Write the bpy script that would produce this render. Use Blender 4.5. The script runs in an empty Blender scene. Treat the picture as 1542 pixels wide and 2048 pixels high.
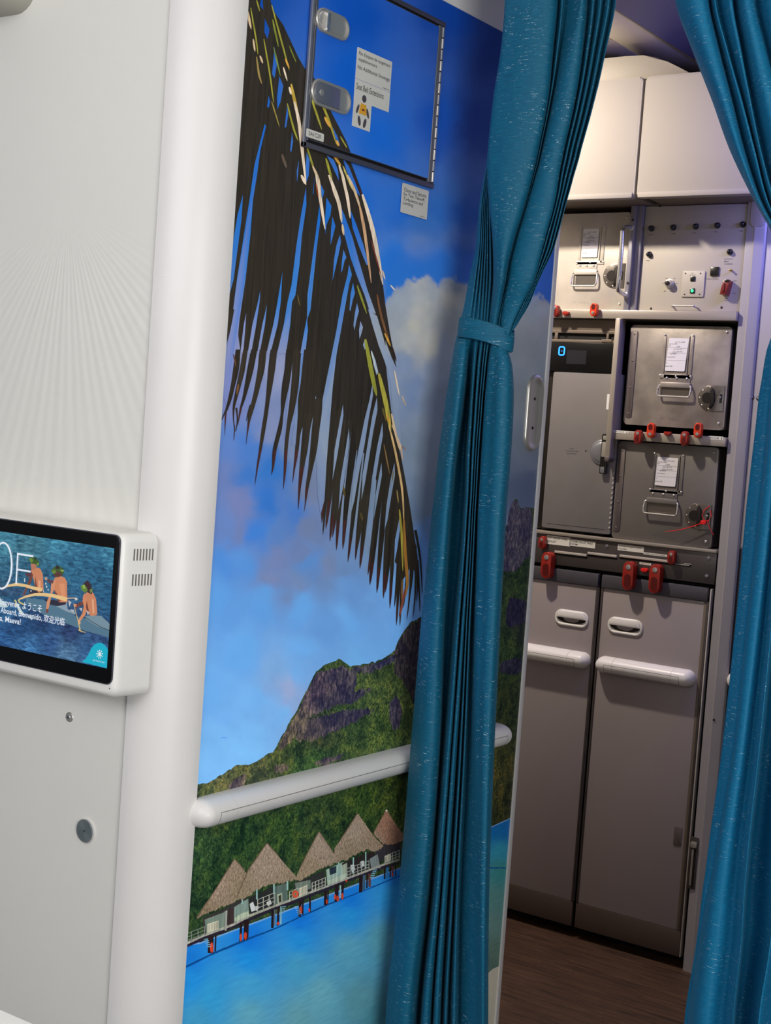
import bpy, bmesh, math, random
import numpy as np
from mathutils import Vector, Matrix
random.seed(7)
S = bpy.context.scene
COL = bpy.data.collections.new('scene'); S.collection.children.link(COL)

# ------------------------------------------------------------------ camera
EYE = 1.42
F = 2883.56
R = ((0.81843709, 0.09205204, -0.56717471), (0.57009921, -0.00683777, 0.8215474), (0.07174691, -0.99573072, -0.05807508))
cam = bpy.data.objects.new('camera', bpy.data.cameras.new('camera')); COL.objects.link(cam)
cam.data.sensor_width = 36; cam.data.lens = F / 2048 * 36; cam.data.clip_start = 0.02
cam.matrix_world = Matrix(((R[0][0], -R[0][1], -R[0][2], 0), (R[1][0], -R[1][1], -R[1][2], 0), (R[2][0], -R[2][1], -R[2][2], EYE), (0, 0, 0, 1)))
S.camera = cam

# ------------------------------------------------------------------ world, lamps, exposure
S.view_settings.view_transform = 'Standard'; S.view_settings.look = 'None'
S.view_settings.exposure = 0.0; S.view_settings.gamma = 1.0; S.view_settings.use_curve_mapping = False
W = bpy.data.worlds.new('world'); S.world = W; W.use_nodes = True
W.node_tree.nodes['Background'].inputs[0].default_value = (0.80, 0.86, 1.0, 1); W.node_tree.nodes['Background'].inputs[1].default_value = 0.11

def area(name, loc, target, sx, sy, power, col):
    l = bpy.data.lights.new(name, 'AREA'); l.shape = 'RECTANGLE'; l.size = sx; l.size_y = sy; l.energy = power; l.color = col
    o = bpy.data.objects.new(name, l); COL.objects.link(o); o.location = loc
    o.rotation_euler = (Vector(target) - Vector(loc)).to_track_quat('-Z', 'Y').to_euler(); return o
area('window_daylight', (1.5, -0.15, 1.30), (-1.5, 1.75, 1.05), 1.3, 1.0, 50, (1.0, 0.985, 0.96))
area('cabin_ceiling_light', (-1.1, -0.5, 2.1), (-1.8, 1.6, 1.75), 1.8, 0.9, 25, (0.97, 0.96, 1.0))
area('galley_downlight', (-2.2, 3.06, 2.44), (-1.93, 3.50, 1.2), 0.06, 0.06, 21, (1.0, 0.88, 0.74))
area('blue_mood_light', (-1.05, 3.35, 2.3), (-1.38, 3.72, 2.05), 0.5, 0.05, 3.4, (0.25, 0.24, 1.0))

area('blue_panel_fill', (-1.20, 3.615, 2.06), (-1.34, 3.72, 1.75), 0.25, 0.03, 1.5, (0.26, 0.26, 1.0))  # added blue fill aimed at the right panel, no such strip in view

# ------------------------------------------------------------------ measuring helpers (pixel of the photograph -> point on a real plane)
def ray(px, py):
    d = (px - 771.0, py - 1024.0, F)
    return [sum(R[i][k] * d[k] for k in range(3)) for i in range(3)]
def on_y(px, py, y):
    d = ray(px, py); t = y / d[1]; return (d[0] * t, y, d[2] * t + EYE)
def on_x(px, py, x):
    d = ray(px, py); t = x / d[0]; return (x, d[1] * t, d[2] * t + EYE)
XM, YW, YG = -1.48, 1.60, 3.705      # mural wall, monitor wall, galley face

# ------------------------------------------------------------------ materials
def lin(c): return tuple((x / 255 / 12.92) if x <= 10.3 else ((x / 255 + 0.055) / 1.055) ** 2.4 for x in c)
def mat(name, col, rough=0.5, metal=0.0, bump=0, scale=60, var=0.0, vscale=8, stretch=(1, 1, 1), emit=None, espow=1, coat=0, spec=0.5):
    m = bpy.data.materials.new(name); m.use_nodes = True; nt = m.node_tree; b = nt.nodes['Principled BSDF']
    c = lin(col) + (1,)
    b.inputs['Base Color'].default_value = c; b.inputs['Roughness'].default_value = rough; b.inputs['Metallic'].default_value = metal
    b.inputs['Specular IOR Level'].default_value = spec
    b.inputs['Coat Weight'].default_value = coat
    tc = nt.nodes.new('ShaderNodeTexCoord'); mp = nt.nodes.new('ShaderNodeMapping'); mp.inputs['Scale'].default_value = stretch
    nt.links.new(tc.outputs['Object'], mp.inputs['Vector'])
    n = nt.nodes.new('ShaderNodeTexNoise'); n.inputs['Scale'].default_value = vscale; n.inputs['Detail'].default_value = 6
    nt.links.new(mp.outputs[0], n.inputs['Vector'])
    r = nt.nodes.new('ShaderNodeValToRGB'); r.color_ramp.elements[0].position = 0.3; r.color_ramp.elements[1].position = 0.7
    v = max(var, 0.01)
    r.color_ramp.elements[0].color = tuple(x * (1 - v) for x in c[:3]) + (1,); r.color_ramp.elements[1].color = tuple(min(1, x * (1 + v)) for x in c[:3]) + (1,)
    nt.links.new(n.outputs['Fac'], r.inputs[0]); nt.links.new(r.outputs[0], b.inputs['Base Color'])
    if bump:
        n2 = nt.nodes.new('ShaderNodeTexNoise'); n2.inputs['Scale'].default_value = scale; n2.inputs['Detail'].default_value = 4
        nt.links.new(mp.outputs[0], n2.inputs['Vector'])
        bp = nt.nodes.new('ShaderNodeBump'); bp.inputs['Strength'].default_value = bump; bp.inputs['Distance'].default_value = 0.001
        nt.links.new(n2.outputs['Fac'], bp.inputs['Height']); nt.links.new(bp.outputs[0], b.inputs['Normal'])
    if emit:
        b.inputs['Emission Color'].default_value = lin(emit) + (1,); b.inputs['Emission Strength'].default_value = espow
    return m

def print_mat(name, kind, emit=False, gain=1.95):
    """flat print: colours come from the mesh colour attribute, fine grain from noise"""
    m = bpy.data.materials.new(name); m.use_nodes = True; nt = m.node_tree; b = nt.nodes['Principled BSDF']; L = nt.links
    N = nt.nodes.new
    at = N('ShaderNodeAttribute'); at.attribute_name = 'Col'
    tc = N('ShaderNodeTexCoord')
    def noise(scale, detail=5, st=(1, 1, 1), rough=0.55, dist=0):
        mp = N('ShaderNodeMapping'); mp.inputs['Scale'].default_value = st; L.new(tc.outputs['Object'], mp.inputs[0])
        n = N('ShaderNodeTexNoise'); n.inputs['Scale'].default_value = scale; n.inputs['Detail'].default_value = detail
        n.inputs['Roughness'].default_value = rough; n.inputs['Distortion'].default_value = dist
        L.new(mp.outputs[0], n.inputs['Vector']); return n.outputs['Fac']
    def ramp(f, pts):
        r = N('ShaderNodeValToRGB'); e = r.color_ramp.elements
        e[0].position, e[0].color = pts[0][0], pts[0][1] + (1,); e[1].position, e[1].color = pts[-1][0], pts[-1][1] + (1,)
        for p, c in pts[1:-1]:
            q = e.new(p); q.color = c + (1,)
        L.new(f, r.inputs[0]); return r.outputs[0]
    def mul(a, bb):
        x = N('ShaderNodeVectorMath'); x.operation = 'MULTIPLY'; L.new(a, x.inputs[0])
        if isinstance(bb, tuple): x.inputs[1].default_value = bb
        else: L.new(bb, x.inputs[1])
        return x.outputs[0]
    out = at.outputs['Color']
    if kind == 'forest':
        out = mul(out, ramp(noise(170, 8, rough=0.72, dist=0.9), [(0.34, (0.14, 0.18, 0.30)), (0.47, (0.58, 0.6, 0.72)), (0.56, (1.3, 1.25, 1.15)), (0.7, (2.9, 2.4, 1.9))]))
        out = mul(out, ramp(noise(34, 6, dist=0.5), [(0.35, (0.38, 0.46, 0.7)), (0.5, (0.95, 0.98, 1.1)), (0.65, (1.75, 1.4, 1.2))]))
    elif kind == 'rock':
        out = mul(out, ramp(noise(120, 8, (1, 1.5, 0.7), 0.75, 0.5), [(0.36, (0.25, 0.25, 0.4)), (0.5, (0.8, 0.8, 0.9)), (0.66, (2.6, 2.3, 1.9))]))
        out = mul(out, ramp(noise(48, 6, (1, 1, 0.7), 0.6, 0.8), [(0.42, (0.5, 0.5, 0.7)), (0.62, (1.4, 1.35, 1.1))]))
    elif kind == 'thatch':
        out = mul(out, ramp(noise(260, 6, (1, 1.5, 0.7), 0.7), [(0.34, (0.45, 0.42, 0.4)), (0.5, (0.95, 0.95, 0.95)), (0.68, (1.6, 1.6, 1.6))]))
    elif kind == 'water':
        out = mul(out, ramp(noise(70, 5, (1, 0.35, 2.4)), [(0.3, (0.86, 0.88, 0.9)), (0.7, (1.1, 1.08, 1.06))]))
    elif kind == 'sea':
        out = mul(out, ramp(noise(120, 7, (0.5, 1, 1.7), 0.65, 0.8), [(0.34, (0.35, 0.38, 0.42)), (0.5, (1.0, 0.95, 0.9)), (0.68, (2.3, 1.8, 1.5))]))
    elif kind == 'leaf':
        out = mul(out, ramp(noise(60, 4, (1, 3, 0.15)), [(0.35, (0.75, 0.75, 0.75)), (0.65, (1.25, 1.22, 1.2))]))
    else:
        out = mul(out, ramp(noise(14, 4), [(0.3, (0.96, 0.97, 0.98)), (0.7, (1.04, 1.03, 1.02))]))
    out = mul(out, (gain, gain, gain))
    if emit:
        b.inputs['Base Color'].default_value = (0.01, 0.01, 0.01, 1); b.inputs['Roughness'].default_value = 0.12
        L.new(out, b.inputs['Emission Color']); b.inputs['Emission Strength'].default_value = 1.0
    else:
        L.new(out, b.inputs['Base Color']); b.inputs['Roughness'].default_value = 0.42; b.inputs['Specular IOR Level'].default_value = 0.3
    return m

def leather_wall(name, col):
    """off-white laminate embossed with rays fanning down from palm-like centres"""
    m = mat(name, col, 0.45, bump=0, var=0.015, vscale=3)
    nt = m.node_tree; b = nt.nodes['Principled BSDF']; N = nt.nodes.new; L = nt.links
    tc = N('ShaderNodeTexCoord'); gp = N('ShaderNodeNewGeometry'); sep = N('ShaderNodeSeparateXYZ'); L.new(gp.outputs['Position'], sep.inputs[0])
    def mth(op, a, c=None):
        x = N('ShaderNodeMath'); x.operation = op
        for i, v in ((0, a), (1, c)):
            if v is None: continue
            if isinstance(v, (int, float)): x.inputs[i].default_value = v
            else: L.new(v, x.inputs[i])
        return x.outputs[0]
    dx = mth('SUBTRACT', sep.outputs[0], -1.76); dz = mth('SUBTRACT', 1.74, sep.outputs[2])
    ang = mth('ARCTAN2', dx, dz)
    w = mth('SINE', mth('MULTIPLY', ang, 95.0)); w2 = mth('SINE', mth('MULTIPLY', ang, 37.0))
    fade = N('ShaderNodeMapRange'); L.new(dz, fade.inputs[0]); fade.inputs[1].default_value = 0.02; fade.inputs[2].default_value = 0.16
    fade2 = N('ShaderNodeMapRange'); L.new(dz, fade2.inputs[0]); fade2.inputs[1].default_value = 0.45; fade2.inputs[2].default_value = 0.9; fade2.inputs[3].default_value = 1; fade2.inputs[4].default_value = 0
    h = mth('MULTIPLY', mth('MULTIPLY', mth('ADD', w, mth('MULTIPLY', w2, 0.7)), fade.outputs[0]), fade2.outputs[0])
    n = N('ShaderNodeTexNoise'); n.inputs['Scale'].default_value = 900; L.new(tc.outputs['Object'], n.inputs['Vector'])
    hh = mth('ADD', h, mth('MULTIPLY', n.outputs['Fac'], 0.8))
    bp = N('ShaderNodeBump'); bp.inputs['Strength'].default_value = 0.25; bp.inputs['Distance'].default_value = 0.0006
    L.new(hh, bp.inputs['Height']); L.new(bp.outputs[0], b.inputs['Normal'])
    return m

def curtain_mat(name, col, dark):
    m = bpy.data.materials.new(name); m.use_nodes = True; nt = m.node_tree; b = nt.nodes['Principled BSDF']; N = nt.nodes.new; L = nt.links
    uv = N('ShaderNodeUVMap'); uv.uv_map = 'UVMap'
    def nz(sx, sy, detail=2):
        mp = N('ShaderNodeMapping'); mp.inputs['Scale'].default_value = (sx, sy, 1); L.new(uv.outputs[0], mp.inputs[0])
        n = N('ShaderNodeTexNoise'); n.inputs['Scale'].default_value = 1; n.inputs['Detail'].default_value = detail; n.inputs['Roughness'].default_value = 0.6
        L.new(mp.outputs[0], n.inputs['Vector']); return n.outputs['Fac']
    def mp_(f, a, c, lo=0, hi=1):
        x = N('ShaderNodeMapRange'); L.new(f, x.inputs[0]); x.inputs[1].default_value = a; x.inputs[2].default_value = c; x.inputs[3].default_value = lo; x.inputs[4].default_value = hi; return x.outputs[0]
    def mm(op, a, c):
        x = N('ShaderNodeMath'); x.operation = op
        for i, v in ((0, a), (1, c)):
            if isinstance(v, (int, float)): x.inputs[i].default_value = v
            else: L.new(v, x.inputs[i])
        return x.outputs[0]
    threads = mp_(nz(55, 480, 1), 0.63, 0.68)          # short silver weft threads
    beads = mp_(nz(420, 620, 1), 0.47, 0.6)
    patch = mp_(nz(10, 14, 3), 0.44, 0.62)
    fleck = mm('MULTIPLY', mm('MULTIPLY', threads, beads), mm('ADD', mm('MULTIPLY', patch, 0.92), 0.08))
    weave = nz(700, 1300, 2)
    slub = nz(60, 700, 3)
    r = N('ShaderNodeValToRGB'); L.new(mm('ADD', mm('MULTIPLY', weave, 0.5), mm('MULTIPLY', slub, 0.5)), r.inputs[0])
    r.color_ramp.elements[0].position = 0.34; r.color_ramp.elements[1].position = 0.66
    r.color_ramp.elements[0].color = lin(dark) + (1,); r.color_ramp.elements[1].color = lin(col) + (1,)
    mx = N('ShaderNodeMix'); mx.data_type = 'RGBA'; L.new(fleck, mx.inputs[0]); L.new(r.outputs[0], mx.inputs[6]); mx.inputs[7].default_value = (0.62, 0.80, 0.86, 1)
    L.new(mx.outputs[2], b.inputs['Base Color'])
    b.inputs['Roughness'].default_value = 0.62; b.inputs['Sheen Weight'].default_value = 0.08; b.inputs['Sheen Roughness'].default_value = 0.4; b.inputs['Sheen Tint'].default_value = (0.3, 0.8, 1, 1)
    b.inputs['Specular IOR Level'].default_value = 0.35
    bp = N('ShaderNodeBump'); bp.inputs['Strength'].default_value = 0.35; bp.inputs['Distance'].default_value = 0.0006
    L.new(mm('ADD', weave, fleck), bp.inputs['Height']); L.new(bp.outputs[0], b.inputs['Normal'])
    return m

def wood_mat(name):
    m = mat(name, (58, 42, 33), 0.5, var=0.01)
    nt = m.node_tree; b = nt.nodes['Principled BSDF']; N = nt.nodes.new; L = nt.links
    tc = N('ShaderNodeTexCoord'); mp = N('ShaderNodeMapping'); mp.inputs['Scale'].default_value = (2, 26, 1); mp.inputs['Rotation'].default_value = (0, 0, 0.0)
    L.new(tc.outputs['Object'], mp.inputs[0])
    n = N('ShaderNodeTexNoise'); n.inputs['Scale'].default_value = 3; n.inputs['Detail'].default_value = 8; n.inputs['Roughness'].default_value = 0.65; n.inputs['Distortion'].default_value = 0.8
    L.new(mp.outputs[0], n.inputs[0])
    r = N('ShaderNodeValToRGB'); r.color_ramp.elements[0].position = 0.3; r.color_ramp.elements[0].color = lin((48, 34, 27)) + (1,)
    r.color_ramp.elements[1].position = 0.72; r.color_ramp.elements[1].color = lin((104, 76, 56)) + (1,)
    L.new(n.outputs['Fac'], r.inputs[0]); L.new(r.outputs[0], b.inputs['Base Color']); return m

M = dict(
    wall=leather_wall('offwhite_laminate', (237, 235, 227)),
    white=mat('white_plastic', (240, 238, 232), 0.35, var=0.01),
    column=mat('white_paint_trim', (232, 229, 226), 0.38, var=0.02, vscale=5, bump=0.05, scale=40),
    rail=mat('white_rail_plastic', (235, 232, 228), 0.35, var=0.01),
    seam=mat('seam_grey', (120, 115, 110), 0.7),
    black=mat('gap_black', (8, 8, 8), 0.8),
    bezel=mat('bezel_black', (12, 12, 13), 0.3, spec=0.3),
    alu=mat('brushed_aluminium', (188, 186, 182), 0.34, 0.85, bump=0.1, scale=200, stretch=(1, 1, 0.1)),
    frame=mat('anodised_frame', (150, 152, 160), 0.38, 0.7),
    dframe=mat('dark_anodised_frame', (92, 92, 104), 0.45, 0.5),
    chrome=mat('chrome', (215, 215, 215), 0.2, 0.85),
    satin=mat('satin_nickel', (200, 196, 188), 0.33, 0.65),
    contA=mat('pale_aluminium_sheet', (204, 197, 186), 0.42, 0.35, bump=0.25, scale=90, var=0.10, vscale=14),
    contB=mat('grey_aluminium_sheet', (152, 144, 136), 0.42, 0.4, bump=0.3, scale=80, var=0.3, vscale=13),
    contC=mat('dark_aluminium_sheet', (122, 117, 113), 0.4, 0.35, bump=0.2, scale=80, var=0.08, vscale=9),
    contstrip=mat('brown_grey_strip', (104, 95, 92), 0.5, 0.3, var=0.06),
    latchplate=mat('latch_plate_steel', (120, 114, 108), 0.35, 0.8, var=0.1),
    darkmetal=mat('dark_recess_metal', (48, 44, 42), 0.4, 0.6),
    shadepanel=mat('painted_lower_shade', (34, 33, 36), 0.55),
    panel=mat('galley_panel_cream', (178, 171, 159), 0.45, 0.05, bump=0.15, scale=300),
    bin=mat('bin_offwhite', (160, 154, 147), 0.7, spec=0.2, var=0.01, bump=0.1, scale=500),
    valance=mat('valance_cream', (140, 132, 118), 0.5),
    bincap=mat('bin_end_grey', (170, 168, 156), 0.5),
    ceil=mat('ceiling_cream', (228, 218, 198), 0.6, var=0.01),
    shelf=mat('galley_shelf_alu', (172, 163, 150), 0.35, 0.4),
    post=mat('galley_post_grey', (150, 148, 156), 0.35, 0.45, var=0.03),
    rpost=mat('post_grey_paint', (160, 156, 160), 0.4, 0.1, var=0.02),
    brown=mat('taupe_panel', (110, 98, 86), 0.5, 0.1),
    cove=mat('cove_lavender_grey', (104, 102, 122), 0.5),
    rwall=mat('aisle_panel', (168, 165, 172), 0.4, var=0.02),
    chill=mat('chiller_grey_paint', (134, 130, 130), 0.35, 0.25, var=0.05, vscale=10),
    trolley=mat('trolley_grey_laminate', (158, 148, 148), 0.42, 0.1, var=0.02),
    tdark=mat('trolley_dark_band', (76, 74, 80), 0.4, 0.1),
    kick=mat('kick_brown', (84, 70, 62), 0.5, 0.1),
    lrail=mat('rail_dark_taupe', (86, 80, 78), 0.35, 0.5, var=0.05),
    red=mat('red_latch', (150, 30, 16), 0.35, coat=0.3),
    orange=mat('orange_latch', (215, 58, 22), 0.3, coat=0.4),  # plain brighter orange, does not emit
    redwell=mat('red_latch_well', (88, 12, 10), 0.35),
    redguard=mat('dark_red_guard', (120, 36, 32), 0.3, coat=0.3),
    knob=mat('black_knob', (18, 18, 18), 0.3, coat=0.3),
    paper=mat('paper_white', (222, 220, 224), 0.7),
    ink=mat('ink_dark', (60, 60, 66), 0.8),
    inkl=mat('ink_grey', (110, 112, 120), 0.8),
    label=mat('label_offwhite', (226, 224, 214), 0.5),
    green=mat('green_lamp', (30, 180, 110), 0.3, emit=(60, 255, 150), espow=1.6),
    blue=mat('blue_digit', (10, 60, 200), 0.3, emit=(40, 130, 255), espow=3.5),
    lcd=mat('lcd_grey', (34, 34, 40), 0.3),
    seal=mat('red_seal', (235, 30, 30), 0.4),
    curtain=curtain_mat('teal_curtain', (8, 112, 143), (2, 74, 104)),
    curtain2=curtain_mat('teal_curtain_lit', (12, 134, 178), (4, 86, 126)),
    wood=wood_mat('wood_vinyl'),
    yellow=mat('vest_yellow', (235, 175, 50), 0.6),
    skin=mat('pictogram_brown', (80, 74, 78), 0.6),
    seatblue=mat('seat_blue', (30, 110, 200), 0.6),
    carpet=mat('carpet_grey', (70, 72, 80), 0.9, bump=0.5, scale=400, var=0.1),
)

# ------------------------------------------------------------------ object helpers
def link(o, parent=None):
    COL.objects.link(o)
    if parent is not None: o.parent = parent
    return o
def wloc(o):
    v = Vector(o.location)
    while o.parent: o = o.parent; v += Vector(o.location)
    return v
def tag(o, label=None, cat=None, group=None, kind=None):
    if label: o['label'] = label
    if cat: o['category'] = cat
    if group: o['group'] = group
    if kind: o['kind'] = kind
    return o
def thing(name, loc, label, cat, group=None):
    o = bpy.data.objects.new(name, None); o.empty_display_size = 0.02; o.location = loc; link(o); return tag(o, label, cat, group)

class Fr:
    """local frame: u right, v up, n out of the surface"""
    def __init__(s, o, u, v, n): s.o, s.u, s.v, s.n = Vector(o), Vector(u), Vector(v), Vector(n)
    def p(s, u, v, n=0): return s.o + s.u * u + s.v * v + s.n * n
G = Fr((0, YG, 0), (1, 0, 0), (0, 0, 1), (0, -1, 0))      # galley face: u = world x, v = world z
MU = Fr((XM, 0, 0), (0, 1, 0), (0, 0, 1), (1, 0, 0))      # mural wall: u = world y
MW = Fr((0, YW, 0), (1, 0, 0), (0, 0, 1), (0, -1, 0))     # monitor wall

class MB:
    def __init__(s, fr=None): s.bm = bmesh.new(); s.fr = fr or Fr((0, 0, 0), (1, 0, 0), (0, 0, 1), (0, -1, 0)); s.uv = None
    def V(s, u, v, n=0): return s.bm.verts.new(s.fr.p(u, v, n))
    def box(s, u0, v0, u1, v1, n0, n1, bev=0, seg=2):
        b = bmesh.new()
        vs = [b.verts.new(s.fr.p(*c)) for c in ((u0, v0, n0), (u1, v0, n0), (u1, v1, n0), (u0, v1, n0), (u0, v0, n1), (u1, v0, n1), (u1, v1, n1), (u0, v1, n1))]
        for f in ((0, 3, 2, 1), (4, 5, 6, 7), (0, 1, 5, 4), (1, 2, 6, 5), (2, 3, 7, 6), (3, 0, 4, 7)): b.faces.new([vs[i] for i in f])
        if bev: bmesh.ops.bevel(b, geom=b.edges[:], offset=bev, segments=seg, profile=0.5, affect='EDGES', clamp_overlap=True)
        s.merge(b); return s
    def merge(s, b):
        bmesh.ops.recalc_face_normals(b, faces=b.faces[:])
        mp = {v: s.bm.verts.new(v.co) for v in b.verts}
        for f in b.faces:
            try: s.bm.faces.new([mp[v] for v in f.verts])
            except ValueError: pass
        b.free()
    def prism(s, pts, n0, n1, bev=0, seg=2):
        b = bmesh.new()
        lo = [b.verts.new(s.fr.p(u, v, n0)) for u, v in pts]; hi = [b.verts.new(s.fr.p(u, v, n1)) for u, v in pts]
        top = b.faces.new(hi); b.faces.new(lo[::-1])
        k = len(pts)
        for i in range(k): b.faces.new((lo[i], lo[(i + 1) % k], hi[(i + 1) % k], hi[i]))
        if bev: bmesh.ops.bevel(b, geom=list(top.edges), offset=bev, segments=seg, profile=0.5, affect='EDGES', clamp_overlap=True)
        s.merge(b); return s
    def rrect(s, u0, v0, u1, v1, r, n0, n1, bev=0, k=6): return s.prism(rr(u0, v0, u1, v1, r, k), n0, n1, bev)
    def cyl(s, u, v, r, n0, n1, k=20, r1=None, bev=0):
        r1 = r if r1 is None else r1
        b = bmesh.new()
        lo = [b.verts.new(s.fr.p(u + r * math.cos(a), v + r * math.sin(a), n0)) for a in [2 * math.pi * i / k for i in range(k)]]
        hi = [b.verts.new(s.fr.p(u + r1 * math.cos(a), v + r1 * math.sin(a), n1)) for a in [2 * math.pi * i / k for i in range(k)]]
        t = b.faces.new(hi); b.faces.new(lo[::-1])
        for i in range(k): b.faces.new((lo[i], lo[(i + 1) % k], hi[(i + 1) % k], hi[i]))
        if bev: bmesh.ops.bevel(b, geom=list(t.edges), offset=bev, segments=2, profile=0.5, affect='EDGES')
        s.merge(b); return s
    def dome(s, u, v, r, n0, h, k=16, rows=5):
        b = bmesh.new(); rings = []
        for j in range(rows):
            a = math.pi / 2 * j / rows
            rings.append([b.verts.new(s.fr.p(u + r * math.cos(a) * math.cos(t), v + r * math.cos(a) * math.sin(t), n0 + h * math.sin(a))) for t in [2 * math.pi * i / k for i in range(k)]])
        tip = b.verts.new(s.fr.p(u, v, n0 + h)); b.faces.new(rings[0][::-1])
        for j in range(rows - 1):
            for i in range(k): b.faces.new((rings[j][i], rings[j][(i + 1) % k], rings[j + 1][(i + 1) % k], rings[j + 1][i]))
        for i in range(k): b.faces.new((rings[-1][i], rings[-1][(i + 1) % k], tip))
        s.merge(b); return s
    def tube(s, pts, r, k=8, closed=False):
        P = [s.fr.p(*p) for p in pts]; n = len(P); b = bmesh.new(); rings = []
        up = Vector((0.123, 0.456, 0.88)).normalized()
        for i in range(n):
            t = (P[(i + 1) % n] - P[i - 1]) if closed else (P[min(i + 1, n - 1)] - P[max(i - 1, 0)])
            t.normalize(); a = t.cross(up).normalized(); c = t.cross(a)
            rr_ = r[i] if isinstance(r, (list, tuple)) else r
            rings.append([b.verts.new(P[i] + a * rr_ * math.cos(q) + c * rr_ * math.sin(q)) for q in [2 * math.pi * j / k for j in range(k)]])
        m = n if closed else n - 1
        for i in range(m):
            A, B = rings[i], rings[(i + 1) % n]
            for j in range(k): b.faces.new((A[j], A[(j + 1) % k], B[(j + 1) % k], B[j]))
        if not closed: b.faces.new(rings[0][::-1]); b.faces.new(rings[-1])
        s.merge(b); return s
    def build(s, name, m, parent=None, label=None, smooth=True, loc=None, angle=35):
        cs = [v.co for v in s.bm.verts]
        lo = Vector([min(c[i] for c in cs) for i in range(3)]); hi = Vector([max(c[i] for c in cs) for i in range(3)])
        org = Vector(loc) if loc is not None else (lo + hi) / 2
        for v in s.bm.verts: v.co -= org
        me = bpy.data.meshes.new(name); s.bm.to_mesh(me); s.bm.free()
        if smooth:
            me.polygons.foreach_set('use_smooth', [True] * len(me.polygons)); me.set_sharp_from_angle(angle=math.radians(angle))
        for mm_ in (m if isinstance(m, list) else [m]): me.materials.append(mm_)
        o = bpy.data.objects.new(name, me); link(o, parent)
        o.location = org - (wloc(parent) if parent else Vector((0, 0, 0)))
        if label: o['label'] = label
        return o
def rr(u0, v0, u1, v1, r, k=6):
    pts = []
    for cx, cy, a0 in ((u1 - r, v1 - r, 0), (u0 + r, v1 - r, 90), (u0 + r, v0 + r, 180), (u1 - r, v0 + r, 270)):
        for i in range(k + 1):
            a = math.radians(a0 + 90 * i / k); pts.append((cx + r * math.cos(a), cy + r * math.sin(a)))
    return pts
def copy_tree(o, delta=None, parent=None):
    c = o.copy(); link(c, parent)
    if parent is None and delta is not None: c.location = Vector(o.location) + Vector(delta)
    for ch in [x for x in COL.objects if x.parent == o]: copy_tree(ch, None, c)
    return c
def text(name, s, fr, u, v, n, size, m, parent, spacing=1.0, align='LEFT', shear=0, depth=0.0002, bold=0, line=1.0, sx=1.0, label=None):
    cu = bpy.data.curves.new(name, 'FONT'); cu.body = s; cu.size = size; cu.align_x = align; cu.extrude = depth; cu.shear = shear
    cu.offset = bold; cu.space_line = line; cu.space_character = spacing; cu.resolution_u = 3
    t = bpy.data.objects.new(name, cu); COL.objects.link(t)
    bpy.context.view_layer.update()
    me = bpy.data.meshes.new_from_object(t.evaluated_get(bpy.context.evaluated_depsgraph_get()))
    bpy.data.objects.remove(t)
    org = fr.p(u, v, n)
    for q in me.vertices: q.co = fr.u * q.co.x * sx + fr.v * q.co.y + fr.n * q.co.z
    me.materials.clear(); me.materials.append(m)
    o = bpy.data.objects.new(name, me); link(o, parent); o.location = org - (wloc(parent) if parent else Vector((0, 0, 0)))
    if label: o['label'] = label
    return o
def quadfr(A, B, D):
    """frame on a quad: origin A (top left), u towards B, v up from D to A"""
    A, B, D = Vector(A), Vector(B), Vector(D); u = (B - A).normalized(); v = (A - D).normalized(); return Fr(A, u, v, u.cross(v))

exec_parts = []
# ================================================================== THE SETTING
def struct(name, mb, m, **k): o = mb.build(name, m, **k); o['kind'] = 'structure'; return o

struct('floor', MB().box(-2.6, -0.04, 0.9, 0.0, -4.4, -2.7), M['wood'])
struct('floor_cabin', MB().box(-2.6, -0.04, 2.4, 0.0, -2.699, 1.2), M['carpet'])
# monitor wall, mural wall body
struct('wall_left', MB().box(-3.2, 0, -1.555, 2.45, -1.68, -YW), M['wall'])
b = MB(MU); b.box(1.676, 0, 2.700, 2.45, -0.10, -0.001); wall_c = struct('wall_centre', b, M['white'])
b = MB(MU); b.box(1.676, 2.1975, 2.700, 2.45, -0.001, 0.0018, 0.0008); struct('trim_3', b, M['white'], )
# rounded corner column
b = bmesh.new(); prof = []
cx, cy, r = -1.5575, 1.6765, 0.0825
prof = [(cx - 0.006, cy)] + [(cx - 0.004, cy - r + 0.004), (cx - 0.0015, cy - r + 0.001)] + [(cx + r * math.sin(math.radians(a)), cy - r * math.cos(math.radians(a))) for a in range(0, 91, 5)] + [(cx + r, cy)]
lo = [b.verts.new((x, y, 0)) for x, y in prof]; hi = [b.verts.new((x, y, 2.45)) for x, y in prof]
for i in range(len(prof)): j = (i + 1) % len(prof); b.faces.new((lo[i], lo[j], hi[j], hi[i]))
b.faces.new(lo[::-1]); b.faces.new(hi)
mb = MB(); mb.merge(b); struct('trim_1', mb, M['column'], angle=30)
# edge trim at the far end of the mural wall
b = MB(MU); b.prism([(2.6985, 0), (2.7125, 0), (2.7125, 2.45), (2.6985, 2.45)], -0.10, 0.0035, 0.002); struct('trim_2', b, M['column'])
struct('wall_light_block', MB().box(-0.60, 0, 2.4, 2.45, -2.26, -2.18), M['white'])  # added out-of-view partition, keeps cabin light from reaching the galley
# ceilings
struct('ceiling', MB().box(-3.2, 2.45, 2.4, 2.49, -2.28, 1.2), M['white'])
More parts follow.
